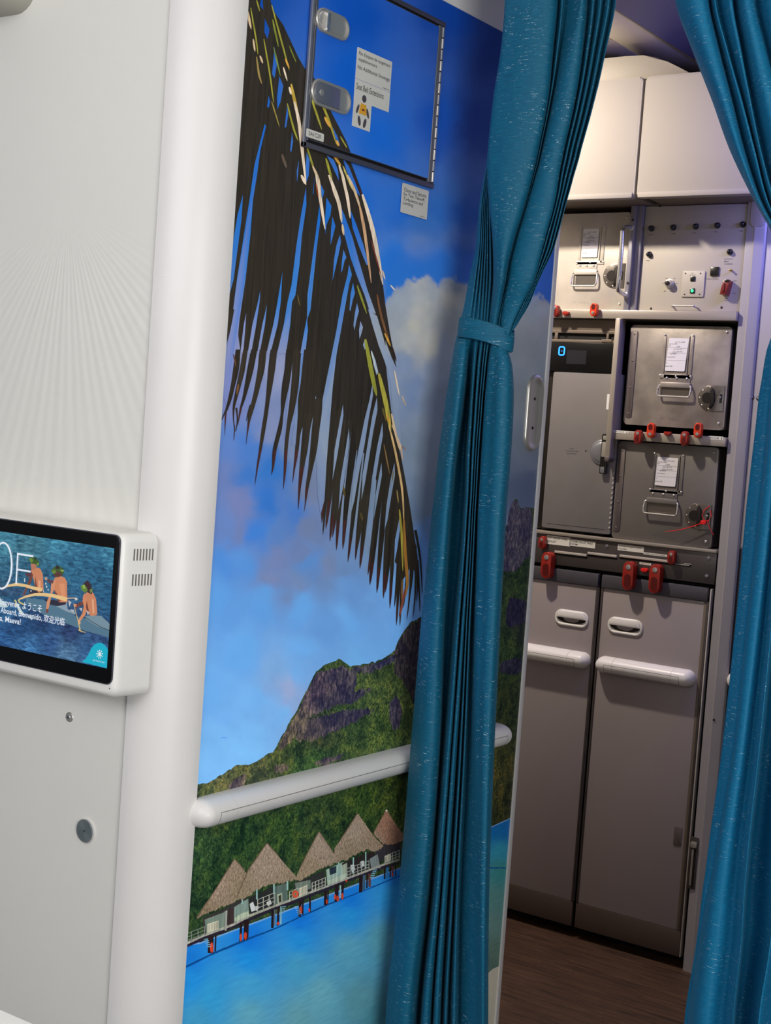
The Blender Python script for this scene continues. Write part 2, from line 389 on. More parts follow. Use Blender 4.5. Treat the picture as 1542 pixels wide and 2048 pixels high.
# galley shell
struct('wall_back', MB().box(-2.7, 0, 0.9, 2.75, -4.44, -4.40), M['brown'])
struct('wall_side', MB().box(-2.64, 0, -2.6, 2.6, -4.4, -1.70), M['bin'])
gc = MB(); gc.box(-2.6, 2.50, -1.815, 2.515, -4.0, -2.285, 0.002); gc.box(-1.812, 2.50, -1.690, 2.515, -4.0, -2.285, 0.002); struct('ceiling_galley', gc, M['ceil'])
gc = MB(Fr((0, 0, 0), (1, 0, 0), (0, 0, 1), (0, -1, 0))); gc.prism([(-1.672, 2.492), (-1.45, 2.60), (-0.3, 2.68), (-0.3, 2.70), (-1.672, 2.54)], -4.4, -2.285); struct('ceiling_cove', gc, M['cove'])
struct('trim_4', MB().box(-1.70, 2.517, -1.66, 2.53, -4.1, -2.285), M['black'])
# right-hand panel beyond the galley post
b = MB(G); b.box(-1.402, 1.17, 0.9, 2.6, -0.06, 0.0, 0.002); b.box(-1.402, 1.165, 0.9, 1.17, -0.06, -0.004); struct('wall_right', b, M['rwall'])
b = MB(G); b.box(-1.402, 0.0, 0.9, 1.166, -0.06, -0.001, 0.001); struct('wall_right_shade', b, M['shadepanel'])  # dark sheet carries the shade on the lower part of this panel

# ================================================================== THE PRINTED MURAL (flat print on the mural wall)
rs = np.random.RandomState(3)
_lat = rs.rand(64, 64, 64 // 8)
def vnoise(x, y, ch=0):
    x = np.asarray(x, float); y = np.asarray(y, float)
    xi = np.floor(x).astype(int); yi = np.floor(y).astype(int); fx = x - xi; fy = y - yi
    fx = fx * fx * (3 - 2 * fx); fy = fy * fy * (3 - 2 * fy)
    g = lambda a, c: _lat[a % 64, c % 64, ch]
    return (g(xi, yi) * (1 - fx) + g(xi + 1, yi) * fx) * (1 - fy) + (g(xi, yi + 1) * (1 - fx) + g(xi + 1, yi + 1) * fx) * fy
def fbm(x, y, o=5, ch=0):
    t = 0; a = 0.5
    for k in range(o): t = t + a * vnoise(x * 2 ** k + 17 * k, y * 2 ** k + 31 * k, ch); a *= 0.5
    return t
def lina(c): c = np.asarray(c, float) / 255; return np.where(c <= 0.04045, c / 12.92, ((c + 0.055) / 1.055) ** 2.4)

def wallpx(px, py): p = on_x(px, py, XM); return p[1], p[2]
# homography wall (y,z) -> photo pixel, used only to place printed shapes measured on the photograph
def pxof(y, z):
    x = XM; zz = z - EYE
    cx = R[0][0] * x + R[1][0] * y + R[2][0] * zz; cy_ = R[0][1] * x + R[1][1] * y + R[2][1] * zz; cz = R[0][2] * x + R[1][2] * y + R[2][2] * zz
    return cx / cz * F + 771, cy_ / cz * F + 1024

SKY = [  # px, py, colour
 (500,0,(8,66,150)),(700,20,(6,70,160)),(900,20,(4,58,142)),(1000,100,(2,50,125)),(500,250,(18,90,175)),(700,150,(8,80,172)),(760,280,(18,92,184)),(880,250,(10,74,165)),(960,250,(4,58,140)),
 (500,450,(28,100,180)),(640,430,(24,100,185)),(720,420,(22,98,190)),(800,420,(30,100,188)),(880,420,(36,98,176)),(840,440,(48,105,178)),(940,430,(12,80,165)),(780,520,(36,112,200)),(880,530,(34,108,190)),(930,520,(10,80,165)),(1090,520,(14,62,160)),(1060,580,(30,80,170)),
 (480,560,(40,110,185)),(560,560,(45,115,190)),(640,640,(62,122,190)),(690,560,(50,115,190)),(455,640,(120,130,175)),(480,700,(132,138,172)),(560,740,(135,142,175)),(640,760,(128,146,170)),(600,650,(60,120,190)),
 (460,800,(112,122,172)),(540,850,(118,130,168)),(445,880,(85,118,180)),(500,900,(70,115,185)),(540,940,(48,108,182)),(580,900,(112,128,160)),(650,900,(132,146,164)),(700,1000,(125,140,158)),(620,980,(112,124,155)),
 (450,950,(98,118,170)),(490,950,(58,110,182)),(470,1010,(108,120,168)),(530,1000,(50,108,185)),(590,1030,(70,115,185)),(440,1050,(95,122,178)),(480,1060,(104,120,168)),(520,1060,(62,120,198)),(560,1060,(84,122,180)),(560,1110,(108,124,168)),(620,1060,(106,122,160)),(600,1110,(104,124,168)),(650,1130,(112,130,168)),(540,1150,(112,128,170)),(590,1170,(108,130,172)),(615,1125,(88,135,195)),(680,1140,(104,135,180)),(450,1120,(72,130,200)),(490,1130,(84,138,204)),(440,1200,(88,148,212)),(520,1210,(92,152,216)),(600,1220,(98,158,220)),(700,1180,(104,150,205)),(700,1250,(108,168,228)),(650,1255,(100,152,212)),(780,1200,(112,165,222)),(800,1270,(112,172,230)),(480,1300,(98,160,222)),(600,1300,(108,168,228)),(420,1380,(104,164,224)),(500,1400,(112,172,230)),(570,1345,(120,165,215)),(578,1380,(148,166,205)),(590,1410,(135,165,210)),(560,1430,(116,174,230)),(420,1520,(118,178,232)),(500,1500,(120,182,236)),(600,1350,(112,168,225)),(720,1320,(115,176,232)),
 (780,640,(150,158,165)),(800,600,(150,160,170)),(850,575,(165,170,172)),(880,600,(150,158,162)),(850,620,(172,174,170)),(900,600,(165,165,160)),(910,640,(140,148,152)),(830,660,(182,182,172)),(810,690,(168,172,172)),(850,700,(172,172,166)),(880,700,(140,152,168)),(800,740,(125,142,170)),(860,740,(132,146,168)),(830,790,(112,132,165)),(880,800,(122,136,156)),(850,860,(126,140,158)),(820,900,(118,134,152)),(870,920,(124,136,152)),(860,1000,(112,128,148)),(830,1020,(104,124,150)),(860,1060,(100,130,175)),(845,1100,(98,148,210)),(830,1180,(108,165,225)),(780,1000,(118,134,152)),(740,1080,(116,136,162)),
 (1060,640,(132,138,142)),(1080,620,(140,142,145)),(1050,700,(120,128,134)),(1040,800,(112,120,128)),(1060,900,(96,106,120)),(1040,980,(72,84,108)),
 (930,560,(120,130,140)),(930,620,(128,138,144)),
]
_sx = np.array([s[0] for s in SKY], float); _sy = np.array([s[1] for s in SKY], float); _sc = lina([s[2] for s in SKY])
def idw(px, py, sx, sy, sc, p=3.2):
    px = np.atleast_1d(px).astype(float); py = np.atleast_1d(py).astype(float)
    out = np.zeros(px.shape + (3,))
    for a in range(0, len(px), 20000):
        x = px[a:a + 20000, None]; y = py[a:a + 20000, None]
        d = ((x - sx) ** 2 * 1.6 + (y - sy) ** 2 + 60.0) ** (-p / 2); d /= d.sum(1, keepdims=True)
        out[a:a + 20000] = d @ sc
    return out
CLTOP_X = np.array([700, 762, 772, 785, 800, 815, 830, 845, 855, 866, 876, 888, 900, 915, 935, 1010, 1040, 1060, 1075, 1100, 1130], float)
CLTOP_Y = np.array([700, 640, 600, 588, 572, 562, 560, 556, 551, 560, 572, 560, 554, 560, 570, 590, 600, 596, 590, 606, 616], float)
def skycol(px, py):
    px = np.atleast_1d(px).astype(float); py = np.atleast_1d(py).astype(float)
    w = 16.0
    qx = px + (fbm(px / 38, py / 38, 4, 1) - 0.47) * w * 3.2; qy = py + (fbm(px / 38 + 50, py / 38, 4, 2) - 0.47) * w * 3.2
    c = idw(qx, qy, _sx, _sy, _sc)
    # crisp cumulus top on the right: keep blue above its edge
    edge = np.interp(px, CLTOP_X, CLTOP_Y) + (fbm(px / 12, py / 12, 4, 3) - 0.47) * 26
    t = np.clip((py - edge) / 7 + 0.5, 0, 1)[:, None]
    sm = lambda v, a, b_: (lambda q: q * q * (3 - 2 * q))(np.clip((v - a) / (b_ - a), 0, 1))
    zone = (sm(px, 755, 775) * sm(py, 470, 535) * (1 - sm(py, 620, 660)))[:, None]
    dim = sm(px, 875, 960)[:, None]
    k = np.clip((py - 470) / 120, 0, 1)[:, None]
    bl = lina((30, 105, 196)) * (1 - k) + lina((40, 112, 196)) * k
    bl = bl * (1 - dim * (1 - np.array([0.45, 0.55, 0.75])))
    cl = np.maximum(c, lina((128, 140, 152)) * (0.85 + 0.35 * fbm(px / 20, py / 20, 4, 4))[:, None] * 1.0)
    c = c * (1 - zone) + (bl * (1 - t) + cl * t) * zone
    soft = 1 + (fbm(px / 26, py / 26, 5, 5) - 0.47)[:, None] * 0.22 * np.clip((c[:, :1] - 0.05) * 6, 0, 1)
    return c * soft

class Print:
    def __init__(s, to3): s.to3 = to3; s.v = []; s.f = []; s.c = []; s.m = []; s.layer = 0; s.nv = 0; s.clip = None; s.eps = 4e-6
    def poly(s, pts, col, m=0, px=True, cols=None):
        """pts in photo pixels, col = (r,g,b) 0-255 or function(px,py)->linear"""
        if s.clip is not None:
            pts = clip_poly(pts, s.clip)
            if len(pts) < 3: return
            cols = None
        s.layer += 1
        if callable(col): cc = col([p[0] for p in pts], [p[1] for p in pts])
        else: cc = np.repeat(lina(col)[None], len(pts), 0)
        s.v += [s.to3(p[0], p[1], s.layer * s.eps) for p in pts]; s.c.append(cc)
        s.f.append(tuple(range(s.nv, s.nv + len(pts)))); s.m.append(m); s.nv += len(pts)
    def grid(s, P, cols, m=0):
        """P: (rows, cols, 2) photo px; cols linear"""
        if s.clip is None:
            s.layer += 1; r, c = P.shape[:2]
            s.v += [s.to3(x, y, s.layer * s.eps) for x, y in P.reshape(-1, 2)]; s.c.append(cols.reshape(-1, 3))
            for i in range(r - 1):
                for j in range(c - 1):
                    a = s.nv + i * c + j; s.f.append((a, a + 1, a + c + 1, a + c)); s.m.append(m)
            s.nv += r * c
        else:
            r, c = P.shape[:2]; x0, x1 = P[..., 0].min(), P[..., 0].max()
            q = np.array(s.clip)
            if x1 < q[:, 0].min() or x0 > q[:, 0].max() or P[..., 1].min() > q[:, 1].max(): return
    def ribbon(s, pts, w, col, m=0, jit=0):
        """tapered stroke along pts; w = list of half widths"""
        n = len(pts); L = []; Rr = []
        for i in range(n):
            a = np.array(pts[max(i - 1, 0)], float); b_ = np.array(pts[min(i + 1, n - 1)], float); t = b_ - a; t /= (np.hypot(*t) + 1e-9)
            nrm = np.array([-t[1], t[0]]); p = np.array(pts[i], float); ww = w[i] if isinstance(w, (list, tuple, np.ndarray)) else w
            L.append(tuple(p + nrm * ww)); Rr.append(tuple(p - nrm * ww))
        s.poly(L + Rr[::-1], col, m)
    def build(s, name, mats, parent, label=None):
        me = bpy.data.meshes.new(name); V = np.array(s.v, float); org = V.mean(0)
        me.from_pydata([tuple(x) for x in V - org], [], s.f)
        ca = me.color_attributes.new('Col', 'FLOAT_COLOR', 'POINT'); C = np.concatenate(s.c); C = np.concatenate([C, np.ones((len(C), 1))], 1)
        ca.data.foreach_set('color', C.astype(np.float32).ravel())
        for q in mats: me.materials.append(q)
        me.polygons.foreach_set('material_index', s.m); me.update()
        o = bpy.data.objects.new(name, me); link(o, parent); o.location = Vector(org) - (wloc(parent) if parent else Vector((0, 0, 0)))
        if label: o['label'] = label
        return o
def clip_poly(pts, quad):
    out = [tuple(map(float, p)) for p in pts]; q = [np.array(p, float) for p in quad]
    area_ = sum(q[i][0] * q[(i + 1) % 4][1] - q[(i + 1) % 4][0] * q[i][1] for i in range(4)); sg = 1 if area_ > 0 else -1
    for i in range(4):
        a, b_ = q[i], q[(i + 1) % 4]; inp = out; out = []
        side = lambda p: sg * ((b_[0] - a[0]) * (p[1] - a[1]) - (b_[1] - a[1]) * (p[0] - a[0]))
        for k in range(len(inp)):
            c, d = inp[k - 1], inp[k]; sc_, sd = side(c), side(d)
            if (sc_ >= 0) != (sd >= 0):
                t = sc_ / (sc_ - sd); out.append((c[0] + (d[0] - c[0]) * t, c[1] + (d[1] - c[1]) * t))
            if sd >= 0: out.append(d)
        if not out: return []
    return out
def c2(x, y): return (460 + x / 5.12, y / 5.12)
def c4(x, y): return (440 + x / 3.352, 350 + y / 3.352)
def c5(x, y): return (400 + x / 3.084, 850 + y / 3.084)
def c7(x, y): return (350 + x / 3.084, 1300 + y / 3.084)
def c8(x, y): return (350 + x / 3.2125, 1590 + y / 3.2125)
def smooth_pts(pts, k=4):
    P = [np.array(p, float) for p in pts]; out = []
    for i in range(len(P) - 1):
        a, b_, c, d = P[max(i - 1, 0)], P[i], P[i + 1], P[min(i + 2, len(P) - 1)]
        for j in range(k):
            t = j / k; out.append(tuple(0.5 * ((2 * b_) + (c - a) * t + (2 * a - 5 * b_ + 4 * c - d) * t * t + (3 * b_ - a - 3 * c + d) * t ** 3)))
    out.append(tuple(P[-1])); return out

LEAF = (43, 38, 30)
def paint_palm(P):
    rd = random.Random(5)
    sky = 0; lf = 1
    # dark upper mass
    mass = [(470,-30),(532,-30),(545,20),(565,49),(597,117),(626,166),(655,225),(685,283),(704,332),(722,380),(734,425),(748,470),(756,515),(764,560),(770,610),(779,665),(788,712),(792,735),(783,715),(770,680),(772,740),(778,790),(784,840),(792,880),(796,900),(740,905),(728,860),(712,880),(700,860),(690,840),(680,900),(664,900),(655,830),(640,860),(624,850),(618,830),(610,800),(600,760),(585,705),(562,702),(540,702),(520,702),(500,702),(480,700),(474,655),(462,650),(456,620),(446,640)]
    P.poly(mass, LEAF, lf)
    # lower leaflets: tip, via, base, half width
    Ls = [((446,712),(449,650),(456,580),6),((448,872),(463,775),(477,640),9),((441,850),(450,820),(463,775),2),((466,884),(471,800),(487,680),6),((470,862),(476,820),(480,790),1.6),((491,893),(496,800),(512,650),8),((480,860),(490,830),(500,790),2),
          ((512,930),(524,830),(545,650),9),((498,878),(510,850),(520,820),2.4),((543,920),(560,820),(574,640),8),((546,905),(555,870),(562,830),2.6),((566,950),(574,850),(588,730),7),((571,930),(580,850),(590,740),5),((585,940),(594,840),(606,740),5.5),((596,990),(603,880),(618,740),8),((607,997),(614,920),(628,800),7),((601,985),(610,940),(618,900),3),
          ((643,1046),(650,940),(665,800),8),((645,1070),(652,990),(664,880),4),((651,1058),(664,950),(680,820),8),((659,1083),(670,980),(690,840),7),((672,1101),(680,990),(698,840),7),((664,1075),(674,1010),(686,940),5),((685,1099),(694,990),(712,850),8),((695,1124),(706,1030),(722,880),6),((710,1120),(718,1040),(735,900),6),((719,1137),(728,1050),(742,900),7),((712,1105),(722,1050),(734,990),4),
          ((739,1170),(748,1080),(764,920),8),((735,1150),(745,1080),(758,980),5),((753,1186),(761,1090),(775,940),7),((766,1197),(772,1100),(784,960),7),((779,1217),(784,1120),(792,980),6),((770,1185),(777,1120),(786,1020),5),((792,1251),(797,1160),(803,1040),5),((788,1215),(794,1150),(800,1060),4),((799,1252),(802,1180),(807,1080),4),((813,1240),(820,1170),(822,1070),3),((806,1215),(812,1160),(816,1080),3),((825,1237),(830,1180),(830,1090),2.4),((818,1200),(824,1150),(826,1090),2.4),((839,1224),(838,1190),(834,1120),2.2),((832,1205),(834,1170),(832,1110),2),((844,1192),(840,1120),(830,1060),2.6)]
    Ls = [q for q in Ls if q[0][0] > 612]
    for tip, via, base, w in Ls:
        pts = smooth_pts([tip, via, base], 5); n = len(pts)
        ws = [w * min(1, (i / (n - 1)) ** 0.62 + 0.03) for i in range(n)]
        k = rd.uniform(0.85, 1.2); c = tuple(x * k for x in LEAF)
        P.ribbon(pts, ws, c, lf)
        if w > 4: P.ribbon(pts[:4], [x * 0.7 for x in ws[:4]], (62, 34, 30), lf)
    # right-hand foot of the frond: everything between the inner leaflets and the outer edge
    P.poly([(700,820),(760,800),(772,812),(784,850),(793,880),(802,918),(810,960),(819,1012),(826,1060),(834,1110),(832,1150),(822,1130),(812,1150),(804,1160),(794,1130),(786,1120),(776,1060),(768,1050),(762,1000),(752,960),(744,950),(738,920),(726,905),(712,900)], LEAF, lf)
    # slits of sky between leaflets
    SL = [[c2(350,1270),c2(365,1290),(520,300),(513,350),(505,400),(500,469),(490,559),(478,640),(469,738),(463,800),(455,820),(444,790),(443,738),(460,660),(473,559),(487,469),(498,400),(508,330)],
          [(485,389),(482,440),(474,500),(466,560),(455,600),(452,590),(458,530),(466,480),(474,430)],
          [(611,375),(612,410),(603,470),(598,530),(590,590),c4(480,850),c4(468,1000),c4(440,1195),c4(380,1195),c4(425,1000),c4(450,850),(582,570),(592,490),(601,430)],
          [(586,720),(586,750),(580,800),(575,850),(568,880),(572,820),(579,760)],
          [(638,410),(640,440),(632,500),(626,560),(620,620),(613,640),(614,590),(622,530),(630,470)],
          [(613,636),(615,660),(608,720),(603,790),(598,850),(590,890),(582,890),(588,840),(596,780),(601,710),(608,660)],
          [(631,791),(632,810),(625,860),(618,910),(608,950),(612,880),(622,830)],
          [(604,839),(604,860),(600,900),(594,930),(596,880)],
          [(652,395),(662,412),(660,430),(652,450),(650,470),(649,440)],
          [(664,433),(670,452),(668,460),(663,480),(660,490),(661,460)],[(679,469),(681,484),(676,510),(669,540),(664,562),(667,520),(672,490)],[(686,499),(692,515),(688,522),(684,540),(681,546),(683,520)],
          [(697,529),(703,549),(698,566),(690,610),(682,655),(672,710),(665,770),(660,830),(655,890),(652,930),(648,1000),(640,1030),(634,990),(632,940),(630,900),(640,820),(652,760),(661,715),(672,660),(684,590),(694,550)],
          [(705,565),(709,586),(704,602),(700,622),(698,620),(700,590)],[(713,606),(717,622),(712,640),(708,660),(706,650),(709,625)],[(720,642),(725,655),(721,670),(718,678),(717,660)],[(728,680),(732,690),(729,700),(725,690)],
          [(685,809),(686,830),(680,870),(674,910),(664,960),(668,900),(678,845)],[(697,857),(698,880),(692,930),(686,970),(676,1020),(680,960),(690,900)],
          [(744,768),(745,790),(736,840),(728,890),(718,940),(708,1000),(700,1030),(704,970),(716,900),(728,840),(738,800)],
          [(753,794),(754,820),(746,860),(738,910),(730,960),(722,1000),(724,950),(734,890),(744,830)],
          [(764,845),(765,870),(758,910),(750,960),(742,1000),(744,950),(754,890)],[(788,925),(789,950),(782,990),(774,1040),(768,1060),(772,1010),(780,960)],[(762,925),(763,950),(754,1000),(746,1040),(750,990)],
          [(799,1030),(799,1060),(793,1100),(787,1130),(789,1080)],
          [(678,408),(688,430),(704,475),(718,525),(734,580),(751,628),(738,622),(728,590),(712,550),(700,515),(688,470),(680,440)],
          [(700,420),(712,450),(726,490),(736,530),(732,530),(716,490),(704,455)],
          [(735,618),(753,632),(766,676),(778,725),(790,760),(796,790),(800,860),(806,930),(800,905),(786,850),(782,800),(780,765),(769,725),(756,690),(744,650)],
          [(742,700),(750,720),(756,745),(752,750),(746,730)],
          [c2(350,190),c2(400,300),c2(380,400),c2(345,330)],[c2(450,480),c2(475,660),c2(450,800),c2(425,760)],[c2(500,780),c2(540,880),c2(510,1050),c2(480,1120),c2(475,1000)],[c2(390,980),c2(405,1040),c2(390,1110),c2(375,1090)],[c2(580,1080),c2(590,1180),c2(570,1300),c2(553,1310)],[c2(630,1350),c2(640,1450),c2(622,1560),c2(610,1540)],[c2(310,0),c2(330,0),c2(335,100),c2(300,60)],
          [c2(780,1560),c2(810,1640),c2(800,1800),c2(775,1870),c2(770,1700)],[c2(700,1640),c2(690,1800),c2(680,1870),c2(678,1750)],[c2(985,1590),c2(1060,1640),c2(1100,1740),c2(1110,1850),c2(1040,1700)],[c2(1150,1620),c2(1210,1700),c2(1290,1900),c2(1330,2010),c2(1270,1950),c2(1180,1730)],[c2(1010,1300),c2(1060,1400),c2(1090,1500),c2(1040,1420)],[c2(860,1800),c2(850,1980),c2(842,2000)],[c2(905,1850),c2(960,1960),c2(940,2040),c2(925,1950)]]
    for sl in SL: P.poly(smooth_closed(sl), skycol, sky)
    # long free-hanging blades on the left: (y, left, right) rows measured on the frond
    BL = [[(900,46,92),(1000,30,74),(1090,24,52),(1180,20,24)],
          [(1170,102,133),(1300,84,124),(1400,70,100),(1500,50,76),(1570,34,50),(1600,30,40),(1700,28,32),(1748,28,29)],
          [(1560,38,48),(1600,22,30),(1640,6,12)],
          [(1170,152,182),(1300,130,165),(1400,110,140),(1500,90,112),(1560,82,96),(1640,84,90),(1700,92,98),(1780,88,90)],[(1560,100,112),(1640,110,118),(1720,100,104)],
          [(1170,205,246),(1300,180,222),(1400,164,196),(1500,146,166),(1560,130,144),(1620,122,130),(1680,114,116)],
          [(1170,262,308),(1300,250,296),(1400,234,270),(1500,214,244),(1600,188,214),(1660,182,196),(1740,176,182),(1806,170,172)],[(1540,196,206),(1600,180,188),(1650,172,175)],
          [(1170,335,380),(1300,320,366),(1400,312,350),(1500,304,332),(1600,292,318),(1700,276,302),(1844,258,276),(1960,242,252),(2080,230,231)],
          [(1170,440,490),(1300,430,476),(1400,414,462),(1500,406,440),(1600,404,422),(1700,384,412),(1844,350,376),(1960,346,358),(2010,340,341)],
          [(1170,488,535),(1300,480,530),(1400,474,524),(1500,464,510),(1600,452,490),(1700,440,466),(1844,428,450),(1980,424,440),(2110,420,421)],
          [(1170,560,640),(1300,546,640),(1400,536,640),(1500,520,630),(1600,518,622),(1700,512,545),(1844,500,524),(1960,490,502),(2060,482,484)],
          [(1600,560,625),(1700,552,602),(1844,540,584),(1960,530,560),(2100,522,538),(2240,520,522)],
          [(1500,618,684),(1600,622,678),(1700,612,664),(1844,600,646),(1960,590,620),(2100,570,590),(2200,566,572),(2260,560,561)],
          [(1100,20,20),(1101,20,20)]]
    for wd in ([(172,925),(168,1000),(152,1195),(133,1195),(156,1000)], [(266,775),(262,850),(240,1000),(205,1195),(182,1195),(214,1000),(246,870)], [(312,868),(298,1000),(262,1195),(246,1195),(280,1000)], [(415,648),(404,850),(384,1000),(334,1195),(308,1195),(354,1000),(382,850)], [(583,955),(580,1020),(560,1195),(535,1195),(566,1020)]):
        P.poly([c4(*q) for q in wd], skycol, sky)
    for rows_ in BL[:-1]:
        kk = rd.uniform(0.9, 1.15); Lp = [c4(a, y) for y, a, b_ in rows_]; Rp = [c4(b_, y) for y, a, b_ in rows_]
        P.poly(smooth_pts(Lp, 3) + smooth_pts(Rp, 3)[::-1], tuple(x * kk for x in LEAF), lf)
        if len(rows_) > 5: P.poly([c4(a, y) for y, a, b_ in rows_[-3:]] + [c4(b_, y) for y, a, b_ in rows_[-3:]][::-1], (62, 36, 32), lf)
    YG_, TAN, GLD, BRN, CRM = (142, 140, 52), (196, 172, 138), (196, 150, 62), (112, 76, 46), (214, 196, 172)
    ST = [(c2,[(420,50),(520,420),(600,720)],1.8,YG_),(c2,[(430,200),(490,480)],2,(120,128,50)),(c2,[(340,400),(400,750),(440,1050)],1.6,YG_),(c2,[(440,480),(510,780)],1.6,(110,130,60)),(c2,[(170,100),(210,300)],2.6,TAN),(c2,[(205,80),(260,400),(280,560)],1.6,YG_),(c2,[(265,0),(300,120)],1.4,YG_),(c2,[(230,400),(250,530)],2,TAN),(c2,[(265,580),(290,760),(320,860)],2,(140,120,70)),(c2,[(300,570),(330,650)],2,TAN),(c2,[(540,690),(580,830)],1.8,CRM),(c2,[(560,600),(600,700)],2,GLD),(c2,[(620,860),(700,1250)],3.2,(178,150,60)),
          (c2,[(600,890),(620,970)],2.2,CRM),(c2,[(650,1040),(700,1250),(735,1560),(770,1870)],3.4,CRM),(c2,[(580,1060),(640,1300),(690,1440)],2,YG_),(c2,[(790,1000),(900,1330)],2.2,YG_),(c2,[(840,950),(960,1200),(1050,1480)],2.2,(150,140,50)),(c2,[(930,1200),(990,1310)],3,GLD),(c2,[(1050,1440),(1075,1500)],2.6,GLD),(c2,[(1090,1400),(1160,1520)],1.6,YG_),(c2,[(780,1500),(870,1790)],2,YG_),(c2,[(840,1700),(900,1850),(925,2048)],2.8,TAN),(c2,[(975,1620),(1040,1850)],2.6,YG_),(c2,[(1030,1850),(1060,1960),(1085,2048)],2.6,CRM),(c2,[(1060,1600),(1130,1700)],2.6,GLD),(c2,[(1110,1690),(1160,1850),(1195,2048)],2.8,CRM),(c2,[(1150,1700),(1250,1950)],2,(170,160,90)),(c2,[(525,1580),(570,1720)],3,(92,78,66)),(c2,[(420,1040),(500,1300)],1.4,(130,118,60)),(c2,[(600,470),(670,640)],1.4,(110,120,50)),
          (c4,[(540,0),(572,65)],3,CRM),(c4,[(640,0),(668,160),(700,365)],3.2,CRM),(c4,[(640,60),(655,150)],1.6,(140,70,40)),(c4,[(725,0),(790,180),(812,320)],3.6,CRM),(c4,[(815,330),(826,405)],2.4,TAN),(c4,[(812,0),(850,150),(868,290)],3,CRM),(c4,[(850,0),(900,110),(940,240)],2.6,TAN),(c4,[(930,200),(965,380),(1010,725)],3,(188,150,112)),(c4,[(885,0),(950,140),(1000,300)],1.6,(60,30,30)),(c4,[(950,130),(1010,330),(1050,520),(1087,735)],4.2,CRM),(c4,[(1010,440),(1080,690)],1.4,(120,60,45)),(c4,[(1085,640),(1102,700)],1.6,CRM),(c4,[(1138,738),(1172,778)],1.4,CRM),(c4,[(915,740),(980,930)],2.2,(128,132,50)),(c4,[(970,1100),(1015,1340),(1045,1480)],4.4,(140,142,52)),(c4,[(1010,1180),(1050,1330)],2,(180,190,190)),(c4,[(1060,1330),(1110,1540),(1140,1720)],4.6,(160,152,60)),(c4,[(1048,800),(1080,960),(1135,1130)],2.4,BRN),(c4,[(1100,1060),(1140,1150)],2,GLD),(c4,[(1150,1150),(1178,1250)],1.5,(50,30,28)),(c4,[(1165,1310),(1198,1480)],1.8,CRM),(c4,[(1215,1480),(1242,1548)],1.3,TAN),(c4,[(1145,1600),(1170,1720),(1200,1844)],2.4,TAN),(c4,[(1110,1600),(1140,1680)],2.4,GLD),
          (c4,[(515,800),(530,880)],1.2,(90,80,40)),(c4,[(118,1400),(108,1470)],1.8,BRN),(c4,[(85,1200),(105,1290)],1.4,(90,60,40)),(c4,[(1085,1560),(1110,1650)],2,(90,84,40)),
          (c5,[(1160,0),(1200,160),(1243,400),(1253,600)],2.3,(196,164,112)),(c5,[(1180,0),(1232,130),(1245,220)],1.8,(200,170,140)),(c5,[(1253,580),(1263,800),(1275,960),(1262,1060)],3.2,(150,104,46)),(c5,[(1226,520),(1240,680),(1247,900)],2.4,(150,140,56)),(c5,[(1265,1000),(1240,1120),(1225,1180)],2.4,(120,66,52)),(c5,[(1245,950),(1240,1080)],2,(120,84,50)),(c5,[(1130,120),(1165,300)],1.4,(130,100,60)),(c5,[(1190,280),(1180,350)],1.2,(110,100,60)),(c5,[(880,380),(890,440)],2.2,(90,76,40)),(c5,[(985,540),(1000,590)],2.2,(80,70,40)),(c5,[(1210,400),(1220,480)],1.4,(140,120,70)),(c5,[(1240,130),(1265,150)],.8,(150,90,70))]
    for f_, pp, w, c in ST:
        pts = smooth_pts([f_(*q) for q in pp], 4); n = len(pts)
        P.ribbon(pts, [w * (math.sin(math.pi * (0.08 + 0.9 * i / (n - 1)))) ** 0.6 for i in range(n)], c, lf)
def smooth_closed(pts, k=2):
    P_ = [np.array(p, float) for p in pts]; n = len(P_); out = []
    for i in range(n):
        out.append(tuple(P_[i])); out.append(tuple(P_[i] * 0.5 + P_[(i + 1) % n] * 0.5))
    return out

def strip(P, xs, top, bot, nx, ny, col, m, rough=(0, 0), rs_=8.0, seed=0):
    X = np.linspace(xs[0], xs[1], nx)
    T = np.interp(X, [p[0] for p in top], [p[1] for p in top]); B = np.interp(X, [p[0] for p in bot], [p[1] for p in bot])
    T = T + (fbm(X / rs_ + seed, X * 0 + seed, 4, 6) - 0.47) * 2 * rough[0]; B = B + (fbm(X / rs_ + 9 + seed, X * 0 + 5, 4, 7) - 0.47) * 2 * rough[1]
    t = np.linspace(0, 1, ny)[:, None]; Y_ = T[None] * (1 - t) + B[None] * t; XX = np.repeat(X[None], ny, 0)
    pts = np.stack([XX, Y_], -1)
    cc = col(XX.ravel(), Y_.ravel()) if callable(col) else np.repeat(lina(col)[None], XX.size, 0)
    P.grid(pts, cc.reshape(ny, nx, 3), m)

def colmap(pts):
    sx = np.array([p[0] for p in pts], float); sy = np.array([p[1] for p in pts], float); sc = lina([p[2] for p in pts])
    return lambda x, y: idw(x, y, sx, sy, sc, 3)

